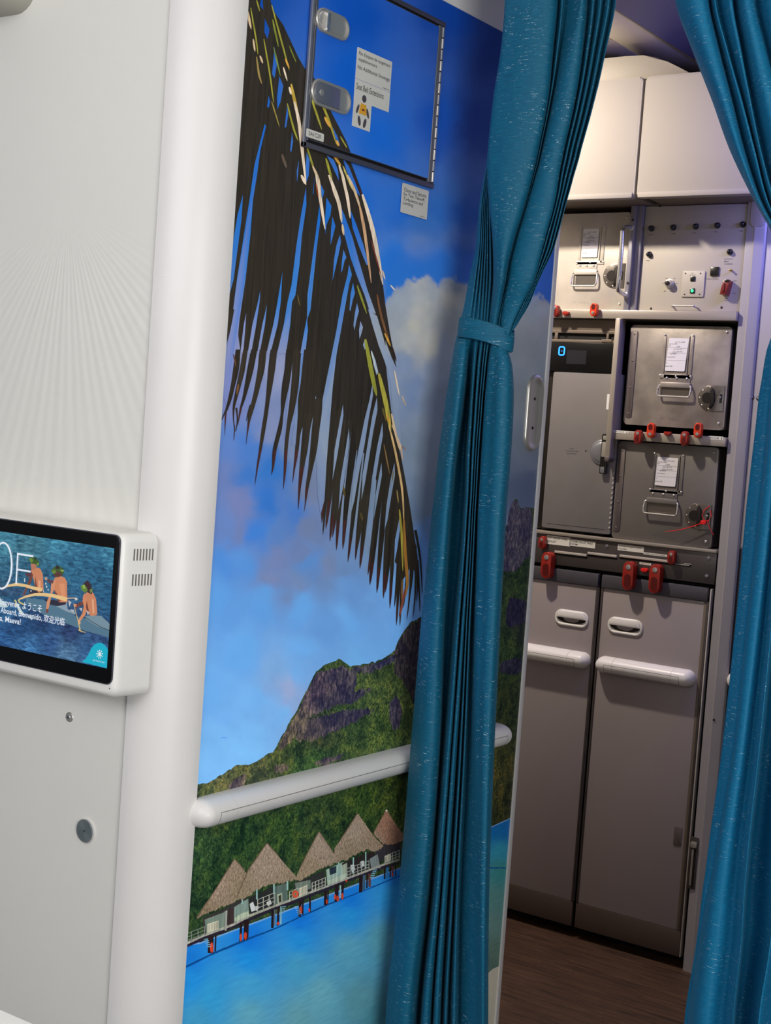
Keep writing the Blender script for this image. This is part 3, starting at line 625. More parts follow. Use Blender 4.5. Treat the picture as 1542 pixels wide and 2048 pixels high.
def paint_land(P):
    FO, RO, TH, WA, SK = 2, 3, 4, 5, 0
    ridge = [(350,1572)] + [c7(*q) for q in [(120,830),(200,826),(300,760),(345,730),(380,710),(440,705),(500,695),(560,650),(600,630),(625,600),(640,560),(680,500),(720,420),(755,370),(780,310),(800,270),(820,240),(840,190),(870,130),(905,105),(950,82),(1010,57),(1045,78),(1080,102),(1160,90),(1230,72),(1280,60),(1350,10)]] + [c5(*q) for q in [(1200,1400),(1215,1350),(1230,1320),(1260,1270),(1280,1240),(1310,1210),(1355,1187),(1420,1160)]] + [(900,1180),(960,1100),(1000,1065),(1014,1049),(1019,1020),(1024,1005),(1030,999),(1035,1000),(1039,1016),(1046,1017),(1054,1013),(1064,1018),(1090,1022),(1110,1060)]
    shore = [(350,1880),(400,1885),(800,1735),(985,1652),(1016,1638),(1060,1622),(1110,1605)]
    fc = colmap([(400,1590,(72,84,48)),(450,1570,(92,96,58)),(520,1540,(88,94,56)),(560,1530,(70,84,44)),(640,1520,(52,84,42)),(600,1560,(50,84,42)),(700,1500,(66,88,44)),(760,1480,(72,94,46)),(800,1400,(84,100,50)),(800,1340,(62,80,40)),(780,1450,(66,88,42)),(740,1400,(78,98,52)),(700,1440,(52,76,44)),(660,1460,(58,72,44)),(640,1480,(62,72,44)),(820,1300,(58,66,44)),(400,1700,(46,76,42)),(480,1680,(38,68,34)),(560,1660,(52,80,36)),(640,1630,(56,78,38)),(720,1600,(62,86,36)),(780,1580,(60,78,34)),(380,1800,(36,62,34)),(440,1750,(40,68,34)),(700,1660,(44,66,30)),(650,1700,(44,70,34)),(500,1620,(44,74,40)),(1020,1200,(44,62,36)),(1040,1150,(38,58,34)),(1010,1300,(46,66,36)),(1030,1400,(42,54,32)),(1010,1560,(66,68,36)),(1000,1620,(56,60,32)),(1040,1350,(36,52,32)),(1050,1250,(30,42,36))])
    strip(P, (352, 1100), ridge, shore, 420, 70, fc, FO, (3.5, 0), 6)
    rc = colmap([(640,1370,(84,74,84)),(620,1400,(92,80,88)),(680,1370,(72,66,80)),(700,1400,(58,56,76)),(600,1430,(100,92,82)),(570,1480,(104,96,78)),(650,1420,(62,60,76)),(720,1340,(80,78,84)),(780,1320,(62,62,84)),(820,1290,(66,64,70)),(1020,1080,(70,66,76)),(1040,1100,(50,52,72))])
    k7 = lambda L: [c7(*q) for q in L]
    rocks = [  # (top, bottom) in pixels of the photo
        (k7([(640,580),(700,480),(760,380),(800,290),(840,210),(880,140),(950,118),(1030,100),(1090,130),(1130,135)]), k7([(640,620),(700,590),(760,500),(800,440),(860,400),(900,390),(980,350),(1060,300),(1130,200)]), (640,1120)),
        (k7([(700,470),(760,440),(860,420),(940,400),(1040,370),(1180,360),(1230,370)]), k7([(700,500),(760,560),(860,560),(940,520),(1040,470),(1130,430),(1230,380)]), (710,1220)),
        (k7([(1060,260),(1120,250),(1210,235),(1215,240)]), k7([(1060,330),(1120,320),(1180,270),(1215,245)]), (1000,1215)),
        (k7([(1080,108),(1160,98),(1240,80),(1300,60),(1360,22),(1440,0)]), k7([(1080,135),(1160,150),(1240,130),(1300,100),(1360,60),(1440,100)]), (1085,1440)),
        (k7([(1320,330),(1360,280),(1380,300),(1400,370)]), k7([(1320,430),(1350,500),(1380,480),(1400,400)]), (1322,1400)),
        (k7([(330,830),(380,790),(430,760),(440,770)]), k7([(330,890),(370,900),(420,850),(440,800)]), (332,438)),
        (k7([(610,720),(660,700),(700,710)]), k7([(610,750),(660,760),(700,730)]), (612,698)),
        (k7([(860,690),(920,670),(990,650),(1040,640)]), k7([(860,700),(920,710),(990,690),(1040,660)]), (862,1038)),
    ]
    for i, (t, bt, (a, c)) in enumerate(rocks):
        strip(P, (350 + a / 3.084, 350 + c / 3.084), t, bt, 110, 14, rc, RO, (5, 8), 3.2, i * 3)
    strip(P, (789, 850), [(789,1306),(799,1282),(815,1256),(850,1232)], [(789,1345),(810,1370),(830,1420),(850,1400)], 40, 14, (58,54,58), RO, (3, 10), 6, 2)
    # spire on the right of the curtain
    strip(P, (985, 1064), [(985,1085),(1008,1060),(1015,1046),(1019,1020),(1024,1005),(1030,1001),(1035,1002),(1039,1018),(1046,1018),(1054,1014),(1064,1020)], [(985,1130),(1015,1145),(1035,1140),(1050,1120),(1064,1105)], 60, 20, (70,68,82), RO, (1.5, 6), 4, 5)
    strip(P, (1012, 1062), [(1012,1225),(1020,1195),(1050,1200),(1062,1210)], [(1012,1250),(1020,1255),(1040,1250),(1062,1240)], 30, 12, (34,34,56), RO, (4, 4), 4, 6)
    strip(P, (1000, 1060), [(1000,1325),(1030,1315),(1060,1325)], [(1000,1345),(1030,1350),(1060,1340)], 30, 8, (38,40,58), RO, (3, 4), 4, 7)
    # water
    wc = colmap([(380,1920,(22,118,208)),(500,1880,(20,116,212)),(600,1840,(20,118,214)),(700,1800,(22,120,214)),(780,1750,(34,124,205)),(380,1960,(30,138,214)),(420,1990,(48,150,205)),(500,1920,(30,142,220)),(600,1880,(36,144,218)),(700,1830,(40,146,214)),(780,1790,(48,150,208)),(400,2040,(62,148,190)),(500,2030,(92,162,186)),(500,1970,(66,158,205)),(600,1930,(70,156,196)),(640,1990,(102,168,184)),(700,1900,(88,160,184)),(760,1880,(86,156,172)),(600,2040,(98,158,172)),(720,2000,(88,146,158)),(760,2030,(66,128,140)),(990,1665,(20,100,160)),(1010,1660,(20,100,165)),(1000,1700,(50,140,165)),(1000,1740,(58,132,132)),(990,1800,(84,132,128)),(985,1850,(96,132,126)),(985,1900,(92,120,108)),(980,1925,(84,108,98)),(400,2150,(90,150,170))])
    strip(P, (345, 1110), [(345,1895),(400,1888),(800,1738),(985,1654),(1016,1640),(1110,1598)], [(345,2200),(1110,2080)], 130, 60, wc, WA)
    strip(P, (345, 1110), [(345,1942),(364,1935),(422,1907),(487,1879),(552,1855),(599,1833),(655,1808),(736,1777),(795,1752),(840,1735)], [(345,1947),(364,1940),(422,1911),(487,1884),(552,1858),(599,1836),(655,1811),(736,1779),(795,1754),(840,1737)], 120, 3, (8,72,138), WA, (0.8, 0.8), 5)
    # shadowed edge of the deck over the water and the sandy foot on the right
    strip(P, (940, 1110), [(940,1978),(985,1938),(1000,1931),(1110,1880)], [(940,2200),(1110,2150)], 12, 12, (184,178,160), SK)
    k = lambda *L: [c8(*q) for q in L]
    WHT, DK, RD, PALE, SHD = (176, 186, 178), (38, 22, 26), (196, 66, 40), (140, 178, 172), (92, 108, 116)
    # dark band below the decks, then posts
    P.poly(k((60,985),(180,935),(200,918),(300,890),(480,810),(640,740),(730,712),(870,655),(980,610),(1100,560),(1250,505),(1350,470),(1440,440),(1440,432),(1340,455),(1250,490),(1100,545),(980,595),(870,640),(730,690),(640,722),(480,790),(300,870),(180,915),(60,965)), (40, 30, 48), 1)
    for x0, y0, x1, y1, w, c in [(230,905,228,1015,18,DK),(262,900,258,1005,5,DK),(425,812,420,940,8,DK),(455,800,452,932,12,DK),(470,800,465,920,6,DK),(628,735,625,855,8,DK),(640,735,640,840,4,SHD),(665,720,660,840,7,DK),(680,715,680,830,4,PALE),(805,675,800,780,9,DK),(822,670,820,770,5,DK),(868,655,866,750,6,DK),(968,615,966,708,10,DK),(985,612,980,700,4,DK),(1040,575,1036,685,12,DK),(1062,580,1060,660,4,PALE),(1078,565,1075,670,7,DK),(1195,520,1192,625,11,DK),(1215,515,1212,610,8,(60,90,110)),(1235,512,1232,600,5,DK),(1250,505,1250,590,8,(96,60,50)),(1348,470,1346,540,5,DK),(1365,465,1362,535,8,(40,110,160)),(1385,458,1382,528,4,DK),(1398,455,1397,525,6,(110,60,70)),(1418,450,1417,518,3,DK)]:
        P.poly(k((x0-w,y0),(x0+w,y0),(x1+w,y1),(x1-w,y1)), c, 1)
    for x, y, w, h in [(236,980,12,34),(422,915,8,26),(452,905,10,26),(808,740,9,26),(862,740,6,12),(975,685,6,16),(1028,655,8,18),(1045,665,9,20),(1075,650,8,22),(1100,548,7,12),(662,825,10,10),(1398,512,5,12)]:
        P.poly([c8(x + w * math.cos(a), y + h * math.sin(a)) for a in [i * math.pi / 5 for i in range(10)]], RD, 1)
    # walls, doors and decks under the roofs
    P.poly(k((178,790),(330,720),(420,670),(470,660),(470,790),(300,865),(180,905)), (52, 50, 48), 1)
    P.poly(k((190,800),(310,755),(330,740),(335,860),(200,900)), (112, 128, 116), 1)
    P.poly(k((345,735),(380,722),(378,840),(340,855)), (58, 44, 44), 1)
    P.poly(k((380,720),(470,665),(475,790),(378,830)), (120, 142, 132), 1)
    P.poly(k((322,745),(336,740),(330,870),(318,872)), (160, 160, 152), 1)
    P.poly(k((470,660),(540,630),(620,590),(720,560),(725,690),(620,725),(480,780)), (40, 42, 40), 1)
    P.poly(k((630,590),(720,565),(725,690),(660,705),(630,710)), (86, 104, 96), 1)
    P.poly(k((655,640),(688,625),(692,690),(660,700)), (150, 160, 140), 1); P.poly(k((664,650),(680,640),(682,685),(668,692)), (52, 48, 40), 1)
    for x in (432, 525, 635, 722): P.poly(k((x-5,700-(x-430)*.3),(x+5,698-(x-430)*.3),(x+5,600-(x-430)*.2),(x-5,602-(x-430)*.2)), PALE, 1)
    P.poly(k((765,560),(880,520),(960,480),(965,600),(880,635),(770,660)), (46, 46, 44), 1); P.poly(k((770,565),(870,545),(872,600),(780,635)), (110, 122, 110), 1)
    P.poly(k((970,480),(1080,430),(1095,530),(980,590)), (150, 172, 158), 1); P.poly(k((990,470),(1035,455),(1035,500),(995,515)), (38, 50, 60), 1)
    P.poly(k((1070,440),(1240,370),(1280,350),(1290,470),(1100,540)), (42, 36, 34), 1); P.poly(k((1075,450),(1105,435),(1108,520),(1080,525)), (150, 160, 140), 1)
    for x, y in ((1145, 400), (1225, 365), (1050, 430), (1300, 335)): P.poly(k((x-4,y),(x+4,y),(x+3,y+105),(x-5,y+105)), PALE, 1)
    P.poly(k((1285,330),(1450,300),(1450,370),(1350,420),(1290,430)), (52, 50, 54), 1); P.poly(k((1250,410),(1300,380),(1320,470),(1260,470)), (120, 130, 128), 1)
    # white chairs
    for pts in (k((478,700),(500,685),(520,740),(490,750)), k((505,715),(530,712),(545,720),(520,745)), k((1125,450),(1148,445),(1158,480),(1135,500)), k((1190,428),(1212,420),(1216,455),(1192,470)), k((585,690),(615,675),(620,700),(595,712))): P.poly(pts, (190, 196, 194), 1)
    # decks, rails
    P.poly(k((60,968),(180,912),(300,868),(380,838),(475,785),(640,720),(730,688),(870,632),(980,592),(1100,545),(1250,488),(1350,450),(1442,420),(1442,408),(1350,436),(1250,474),(1100,530),(980,580),(870,618),(730,672),(640,706),(475,768),(380,822),(300,852),(180,898),(60,950)), (158, 158, 146), 1)
    def railing(x0, y0, x1, y1, h, n, c=(170, 172, 160)):
        for q in (0, 0.38, 0.72): P.poly([c8(x0, y0 - h * (1 - q)), c8(x1, y1 - h * (1 - q)), c8(x1, y1 - h * (1 - q) + 4), c8(x0, y0 - h * (1 - q) + 4)], c, 1)
        for i in range(n + 1):
            x = x0 + (x1 - x0) * i / n; y = y0 + (y1 - y0) * i / n; P.poly([c8(x - 2.5, y - h), c8(x + 2.5, y - h), c8(x + 2, y + 3), c8(x - 3, y + 3)], c, 1)
    railing(62, 955, 190, 905, 62, 3, (128,138,128)); railing(530, 745, 640, 700, 75, 3); railing(735, 680, 790, 655, 60, 3); railing(880, 625, 965, 590, 62, 4); railing(1100, 530, 1245, 478, 58, 6, (150,156,148)); railing(1350, 440, 1440, 405, 52, 4)
    for x0, y0, x1, y1, h, n in ((205, 885, 278, 860, 55, 7), (795, 650, 850, 625, 50, 6), (1345, 435, 1385, 420, 40, 4)):
        P.poly([c8(x0, y0 - h), c8(x1, y1 - h), c8(x1, y1), c8(x0, y0)], (196, 194, 172), 1)
        for i in range(n): x = x0 + (x1 - x0) * (i + 0.5) / n; y = y0 + (y1 - y0) * (i + 0.5) / n; P.poly([c8(x - 1.4, y - h + 6), c8(x + 1.4, y - h + 6), c8(x + 1.4, y - 5), c8(x - 1.4, y - 5)], (98, 92, 78), 1)
    P.poly(k((425,760),(470,745),(475,775),(385,815),(382,790)), (172, 184, 160), 1); P.poly(k((1080,510),(1100,500),(1104,530),(985,578),(983,550)), (170, 184, 165), 1)
    # life ring, ladders
    ring = [(772 + 20 * math.cos(a), 636 + 24 * math.sin(a)) for a in [i * math.pi / 8 for i in range(16)]]; P.poly([c8(*q) for q in ring], (214, 78, 44), 1)
    P.poly([c8(772 + 8 * math.cos(a), 636 + 11 * math.sin(a)) for a in [i * math.pi / 5 for i in range(10)]], (120, 120, 100), 1)
    for lx, ly, s_ in ((185, 925, 1), (685, 715, -1), (765, 715, 1), (1270, 480, -1)):
        for i in range(5): P.poly([c8(lx + s_ * i * 5, ly + i * 12), c8(lx + s_ * i * 5 + 26, ly + i * 12 - 4), c8(lx + s_ * i * 5 + 26, ly + i * 12 + 1), c8(lx + s_ * i * 5, ly + i * 12 + 5)], (120, 170, 190), 1)
    # thatched roofs
    th = colmap([(430,1760,(150,130,112)),(400,1820,(128,112,90)),(530,1730,(152,134,116)),(560,1790,(140,122,100)),(480,1780,(136,120,98)),(640,1700,(154,136,118)),(620,1740,(144,126,102)),(714,1660,(154,136,118)),(740,1690,(142,124,104)),(700,1710,(140,122,100)),(770,1640,(150,112,92)),(790,1670,(140,104,84))])
    def roof(apex, top, bot, x0, x1, s_):
        strip(P, (c8(x0, 0)[0], c8(x1, 0)[0]), [c8(*q) for q in top], [c8(*q) for q in bot], 70, 22, th, TH, (0.3, 4.5), 2.2, s_)
    roof(0, [(1275,240),(1300,195),(1330,140),(1352,98),(1360,98),(1400,160),(1450,235),(1470,260)], [(1275,245),(1300,275),(1335,312),(1400,320),(1450,300),(1470,290)], 1276, 1470, 1)
    roof(0, [(135,790),(180,715),(250,620),(320,510),(378,413),(388,413),(430,470),(470,520)], [(135,795),(150,790),(200,760),(270,735),(310,712),(335,710),(400,670),(470,640)], 137, 470, 2)
    roof(0, [(1020,345),(1060,290),(1110,210),(1165,120),(1175,122),(1230,200),(1290,280),(1337,325)], [(1020,440),(1060,420),(1100,420),(1140,390),(1180,375),(1230,350),(1290,360),(1337,330)], 1022, 1336, 3)
    roof(0, [(770,540),(800,470),(860,360),(920,236),(928,236),(980,320),(1030,390),(1070,420)], [(770,545),(800,548),(850,520),(900,490),(950,470),(1000,450),(1070,425)], 772, 1068, 4)
    roof(0, [(395,650),(420,590),(470,480),(530,390),(586,311),(596,311),(660,390),(720,460),(775,520)], [(395,665),(430,668),(480,650),(520,610),(580,585),(640,568),(700,565),(740,550),(775,545)], 397, 774, 5)
    for a, b_ in (((586,311),(470,478)),((470,478),(398,648)),((378,413),(262,600)),((262,600),(140,785)),((920,236),(800,468)),((1168,120),(1062,286)),((592,311),(660,388)),((384,414),(450,488)),((926,236),(1020,375))):
        P.ribbon([c8(*a), c8(*b_)], 0.9, (100, 84, 66), 1)
    P.poly(k((1348,98),(1356,92),(1366,100),(1358,108)), (220, 215, 200), 1)
    for x in range(1): pass
    # a far bird
    P.ribbon([c7(278,546),c7(292,538),c7(306,541),c7(318,540)], 0.5, (96,140,190), 1)

PM = [print_mat('print_sky', 'sky'), print_mat('print_leaf', 'leaf'), print_mat('print_forest', 'forest'), print_mat('print_rock', 'rock'), print_mat('print_thatch', 'thatch'), print_mat('print_water', 'water')]
def make_print(offset, rect, step, full=True):
    """offset: how far the print stands off the wall; rect: wall y0,z0,y1,z1"""
    P = Print(lambda px, py, h: (XM + offset + h, *on_x(px, py, XM)[1:]))
    ny = int((rect[2] - rect[0]) / step) + 1; nz = int((rect[3] - rect[1]) / step) + 1
    Y_ = np.linspace(rect[0], rect[2], ny); Z_ = np.linspace(rect[3], rect[1], nz); YY, ZZ = np.meshgrid(Y_, Z_)
    PX, PY = pxof(YY, ZZ)
    P.grid(np.stack([PX, PY], -1), skycol(PX.ravel(), PY.ravel()).reshape(nz, ny, 3), 0)
    return P
RECT = (1.676, 0.0, 2.6985, 2.1975)
P = make_print(0.0, (1.676, 0.30, 2.6985, 2.1975), 0.0042)
corners = [pxof(RECT[0], RECT[1]), pxof(RECT[2], RECT[1]), pxof(RECT[2], RECT[3]), pxof(RECT[0], RECT[3])]
class _C: pass
_clip_save = corners
_poly = P.poly
def poly_clipped(pts, col, m=0, px=True, cols=None, P=P):
    P.clip = corners; Print.poly(P, pts, col, m); P.clip = None
P.poly = poly_clipped
_grid = P.grid
def grid_clamped(pts, cols, m=0):
    # clamp strips to the wall's left and right edges
    y = np.array([[on_x(a, c, XM)[1:] for a, c in row] for row in pts])
    y[..., 0] = np.clip(y[..., 0], RECT[0], RECT[2]); y[..., 1] = np.clip(y[..., 1], RECT[1] + 0.02, RECT[3])
    PX, PY = pxof(y[..., 0], y[..., 1]); Print.grid(P, np.stack([PX, PY], -1), cols, m)
P.grid = grid_clamped
paint_land(P); paint_palm(P)
P.build('mural_print', PM, wall_c, 'printed beach scene with palm frond, green mountain and thatched huts over water')

# ================================================================== CABIN SIDE: monitor, screws, locker door, placards, rails
def fit_text(name, s, fr, u, v, n, width, height, m, parent, label=None, shear=0, depth=0.0001, bold=0):
    """one line of lettering, left-bottom at u,v, scaled to the given width and cap height"""
    o = text(name, s, fr, 0, 0, 0, 1.0, m, parent, shear=shear, depth=0, bold=bold)
    me = o.data; us = [q.co.dot(fr.u) for q in me.vertices]; vs = [q.co.dot(fr.v) for q in me.vertices]
    if not us: return o
    a, b_, c, d = min(us), max(us), min(vs), max(vs)
    for q in me.vertices:
        uu = (q.co.dot(fr.u) - a) / (b_ - a) * width; vv = (q.co.dot(fr.v) - c) / (d - c) * height
        q.co = fr.u * uu + fr.v * vv + fr.n * 0
    o.location = fr.p(u, v, n) - (wloc(parent) if parent else Vector((0, 0, 0)))
    if label: o['label'] = label
    return o

# ---- wall monitor
YF = 1.53
t = thing('wall_monitor', (-1.77, YW, 0.987), 'white-cased wall monitor showing an outrigger canoe on blue sea', 'monitor')
mf = Fr((0, YF, 0), (1, 0, 0), (0, 0, 1), (0, -1, 0))
b = bmesh.new()
x0, x1, z0, z1, rc = -2.02, -1.5215, 0.9885, 1.2365, 0.016
def ring(ins, y):
    fl = 0.0085 * max(0, (y - 1.54) / 0.055)
    pts = rr(x0 + ins, z0 + ins, x1 - ins + fl, z1 - ins, max(rc - ins * 0.6, 0.004), 8); return [b.verts.new((u, y, v)) for u, v in pts]
rings = [ring(0.0, 1.5935), ring(0.0, 1.5700), ring(0.0, 1.545), ring(0.0005, 1.540), ring(0.002, 1.536), ring(0.0045, 1.5325), ring(0.0075, 1.5305), ring(0.0085, 1.5303)]
for A, B in zip(rings, rings[1:]):
    for i in range(len(A)): j = (i + 1) % len(A); b.faces.new((A[i], A[j], B[j], B[i]))
b.faces.new(rings[-1]); b.faces.new(rings[0][::-1])
mb = MB(); mb.merge(b); mb.build('housing', M['white'], t, angle=50)
MB(mf).rrect(-2.012, 1.0085, -1.5275, 1.2335, 0.011, -0.001, 0.0012, 0.0006).build('gasket', M['dframe'], t)
MB(mf).rrect(-2.010, 1.0100, -1.5285, 1.2320, 0.010, 0.0, 0.0020, 0.0008).build('bezel', M['bezel'], t)
sf = Fr((-1.5225, 0, 0), (0, 1, 0), (0, 0, 1), (1, 0, 0))
for zc in (1.196, 1.158):
    for i in range(7):
        y = 1.5505 + i * 0.0056
        MB(Fr((-1.5215, 0, 0), (0, 1, 0), (0, 0, 1), (1, 0, 0))).rrect(y, zc, y + 0.0025, zc + 0.0175, 0.0006, -0.001, 0.00025 + 0.0085 * (y + 0.0025 - 1.54) / 0.055).build('vent_slot', M['seam'], t)
for p in [(-1.532, 1.0035)]: MB(mf).cyl(p[0], p[1], 0.0009, -0.001, 0.0004, 10).build('sensor_dot', M['ink'], t)

def c9(x, y): return (x / 6.425, 1080 + y / 6.425)
SM = [print_mat('screen_plain', 'sky', True, 0.9), print_mat('screen_sea', 'sea', True, 0.9)]
P = Print(lambda px, py, h: (lambda q: (q[0], YF - 0.0021 - h, q[2]))(on_y(px, py, YF - 0.0021)))
sea = colmap([(0,1070,(70,140,170)),(120,1080,(66,140,175)),(230,1105,(62,132,168)),(60,1090,(60,118,142)),(200,1150,(38,98,138)),(140,1130,(44,104,142)),(220,1200,(32,88,130)),(60,1150,(44,98,132)),(0,1180,(44,90,122)),(30,1250,(30,74,128)),(0,1280,(40,90,150)),(100,1290,(44,84,140)),(180,1300,(50,96,150)),(140,1260,(38,62,110)),(80,1240,(30,62,110)),(200,1270,(44,78,128)),(60,1310,(60,120,180)),(130,1310,(74,118,160)),(20,1225,(44,100,150)),(-250,1060,(60,130,165)),(-250,1280,(44,90,150))])
rows, cols_ = 46, 120
sx0, sx1, sz0, sz1 = -1.995, -1.5380, 1.0328, 1.2131
XX, ZZ = np.meshgrid(np.linspace(sx0, sx1, cols_), np.linspace(sz1, sz0, rows))
def px_front(x, z, y=YF - 0.0021):
    zz = z - EYE; cx = R[0][0] * x + R[1][0] * y + R[2][0] * zz; cy_ = R[0][1] * x + R[1][1] * y + R[2][1] * zz; cz = R[0][2] * x + R[1][2] * y + R[2][2] * zz
    return cx / cz * F + 771, cy_ / cz * F + 1024
PX, PY = px_front(XX, ZZ)
P.grid(np.stack([PX, PY], -1), sea(PX.ravel(), PY.ravel()).reshape(rows, cols_, 3), 1)
P.eps = 5e-6
P.clip = [px_front(sx0, sz0), px_front(sx1, sz0), px_front(sx1, sz1), px_front(sx0, sz1)]
K = lambda *L: smooth_closed([c9(*q) for q in L])
Kl = lambda *L: [c9(*q) for q in L]
GR, GR2, SKN, SKD, SKL, WD = (84, 120, 142), (120, 146, 160), (206, 134, 98), (120, 66, 56), (226, 168, 134), (232, 196, 138)
P.poly(K((-400,420),(-100,520),(100,610),(330,640),(400,700),(200,720),(0,700),(-400,600)), (48, 84, 122), 1)
P.poly(K((330,740),(560,770),(820,900),(960,970),(1060,1010),(1200,980),(1300,980),(1420,1100),(1420,1260),(1250,1210),(1100,1170),(900,1090),(700,1010),(560,960),(430,880),(330,800)), GR, 0)
P.poly(K((1080,980),(1200,965),(1300,975),(1370,1040),(1425,1095),(1425,1170),(1250,1110),(1130,1040)), GR2, 0)
P.ribbon([c9(1085,985), c9(1180,1050), c9(1300,1120), c9(1425,1170)], 0.6, (40, 56, 66))
P.poly(K((620,790),(860,800),(870,890),(980,930),(960,960),(860,920),(740,860)), (140, 160, 176), 0)
P.poly(K((560,760),(860,790),(840,830),(740,850),(640,830)), (46, 44, 62), 0)
P.poly(K((370,640),(560,650),(540,700),(460,720),(380,690)), (52, 50, 64), 0)
# three paddlers (printed picture): torsos, arms, hair with leaf garlands
P.poly(K((410,330),(520,370),(550,440),(560,640),(500,680),(460,640),(440,540),(420,460),(400,400)), SKN)
P.poly(K((400,400),(425,450),(400,540),(350,630),(310,720),(290,715),(330,620),(370,520)), SKD)
P.poly(K((320,430),(400,420),(400,460),(350,480)), (92, 60, 70))
P.poly(K((455,460),(470,560),(490,650),(480,660),(450,600)), SKD); P.poly(K((495,520),(520,520),(520,620),(495,620)), SKL)
P.poly(K((395,310),(440,280),(470,320),(460,370),(420,390),(400,360)), (186, 120, 96))
P.poly(K((365,250),(420,210),(480,240),(505,290),(490,340),(450,310),(400,300)), (62, 92, 44)); P.poly(K((370,245),(400,225),(430,262),(405,300)), (104, 140, 60)); P.poly(K((440,215),(470,225),(468,262),(445,258)), (40, 62, 56)); P.poly(K((470,300),(500,290),(500,320),(480,335)), (120, 150, 70))
P.poly(K((700,490),(760,460),(830,480),(862,540),(862,660),(870,800),(760,800),(720,720),(695,640),(690,560)), SKN)
P.poly(K((660,540),(720,500),(700,620),(660,720),(640,820),(620,900),(590,910),(600,800),(650,680)), (214, 146, 110)); P.poly(K((590,890),(625,885),(620,935),(595,940)), SKD)
P.poly(K((700,640),(740,700),(780,790),(750,790),(715,720)), SKD); P.poly(K((760,560),(830,560),(840,740),(790,740)), (218, 148, 108))
P.poly(K((600,500),(690,520),(680,560),(620,550)), (96, 66, 76)); P.poly(K((575,480),(605,475),(610,510),(580,515)), (190, 150, 130))
P.poly(K((690,400),(740,380),(800,420),(800,460),(740,480),(690,470)), (92, 62, 54))
P.poly(K((655,390),(700,345),(740,325),(800,355),(825,400),(810,450),(780,420),(720,390),(690,430)), (66, 92, 46)); P.poly(K((660,400),(700,380),(730,410),(690,440)), (104, 136, 56)); P.poly(K((770,380),(830,390),(800,410)), (150, 180, 90)); P.poly(K((715,330),(760,330),(770,370),(720,370)), (50, 48, 44))
P.poly(K((1075,700),(1140,660),(1200,680),(1235,760),(1245,860),(1250,960),(1180,980),(1120,940),(1080,860),(1060,780)), SKN)
P.poly(K((1065,720),(1110,740),(1120,860),(1100,960),(1050,1020),(1010,1060),(1000,1040),(1060,940),(1080,840)), (214, 140, 100)); P.poly(K((1000,1030),(1035,1025),(1035,1080),(1005,1085)), SKL)
P.poly(K((1115,780),(1140,900),(1150,970),(1125,950),(1105,860)), SKD); P.poly(K((1180,760),(1205,760),(1215,940),(1190,940)), SKL)
P.poly(K((970,830),(1060,790),(1070,830),(1000,860),(980,900)), SKD); P.poly(K((945,820),(985,825),(980,860),(950,855)), (214, 150, 120))
P.poly(K((1075,560),(1120,515),(1165,560),(1185,640),(1180,700),(1140,680),(1090,640)), (62, 42, 48)); P.poly(K((1035,600),(1070,570),(1110,600),(1130,650),(1090,680),(1050,640)), (98, 130, 56)); P.poly(K((1150,640),(1190,620),(1190,670),(1160,680)), (110, 130, 70)); P.poly(K((1060,580),(1090,575),(1100,620),(1070,630)), (140, 180, 84))
for pts in ([(880,770),(920,800),(890,860)], [(1020,880),(1060,870),(1050,920)], [(1110,900),(1150,930),(1130,970)], [(900,890),(960,900),(940,930)]): P.poly(K(*pts), (190, 190, 196))
P.ribbon([c9(*q) for q in [(0,630),(100,590),(210,570),(320,585),(440,620),(545,640)]], [0.9,2.2,3,3,3.2,3.4], WD)
P.ribbon([c9(*q) for q in [(240,765),(340,725),(450,700),(560,700),(680,715),(860,765)]], [1.2,2.2,2.8,3.4,3.6,4.2], WD)
P.ribbon([c9(*q) for q in [(190,770),(210,800),(200,860)]], 1.6, (200, 190, 120)); P.ribbon([c9(*q) for q in [(240,765),(250,800),(310,830)]], 1.6, (200, 190, 120))
P.ribbon([c9(*q) for q in [(860,750),(940,745),(990,752)]], 0.9, (216, 196, 170)); P.poly(K((960,740),(990,745),(1000,770),(970,775)), (220, 210, 200))
P.ribbon([c9(*q) for q in [(955,850),(985,960),(1010,1060),(1030,1150)]], [0.5, 0.6, 0.8, 1.2], (214, 186, 120)); P.ribbon([c9(*q) for q in [(1010,1150),(1050,1175),(1105,1188)]], [1.6, 1.2, .4], (204, 180, 120))
P.ribbon([c9(320,490), c9(318,540)], 0.8, (220, 225, 235))
for x0_, y0_, r_ in ((590,560,5),(600,600,5),(620,640,4),(400,655,4),(560,655,4)): P.poly([c9(x0_ + r_ * 2 * math.cos(a), y0_ + r_ * 3 * math.sin(a)) for a in [i * math.pi / 4 for i in range(8)]], (200, 200, 205))
# white splash, airline corner badge
P.poly(K((0,760),(60,800),(110,860),(60,870),(-60,850),(-200,800),(-120,750)), (190, 210, 216)); P.poly(K((200,780),(240,840),(290,920),(340,980),(280,960),(230,890)), (196, 214, 214)); P.poly(K((350,975),(430,1000),(410,1030)), (180, 200, 210))
P.poly([c9(*q) for q in [(1050,1565),(1100,1530),(1140,1465),(1170,1400),(1205,1350),(1250,1325),(1300,1320),(1345,1345),(1375,1385),(1394,1420),(1385,1650)]], (20, 178, 205))
bx, by = 1283, 1468
for i in range(9):
    a = math.radians(i * 40 - 90); P.poly([c9(bx + 5 * math.cos(a + 1.5), by + 8 * math.sin(a + 1.5)), c9(bx + 40 * math.cos(a - 0.14), by + 56 * math.sin(a - 0.14)), c9(bx + 43 * math.cos(a), by + 60 * math.sin(a)), c9(bx + 40 * math.cos(a + 0.14), by + 56 * math.sin(a + 0.14)), c9(bx + 5 * math.cos(a - 1.5), by + 8 * math.sin(a - 1.5))], (236, 244, 246))
scr = P.build('screen', SM, t, 'screen picture of three people paddling an outrigger canoe')
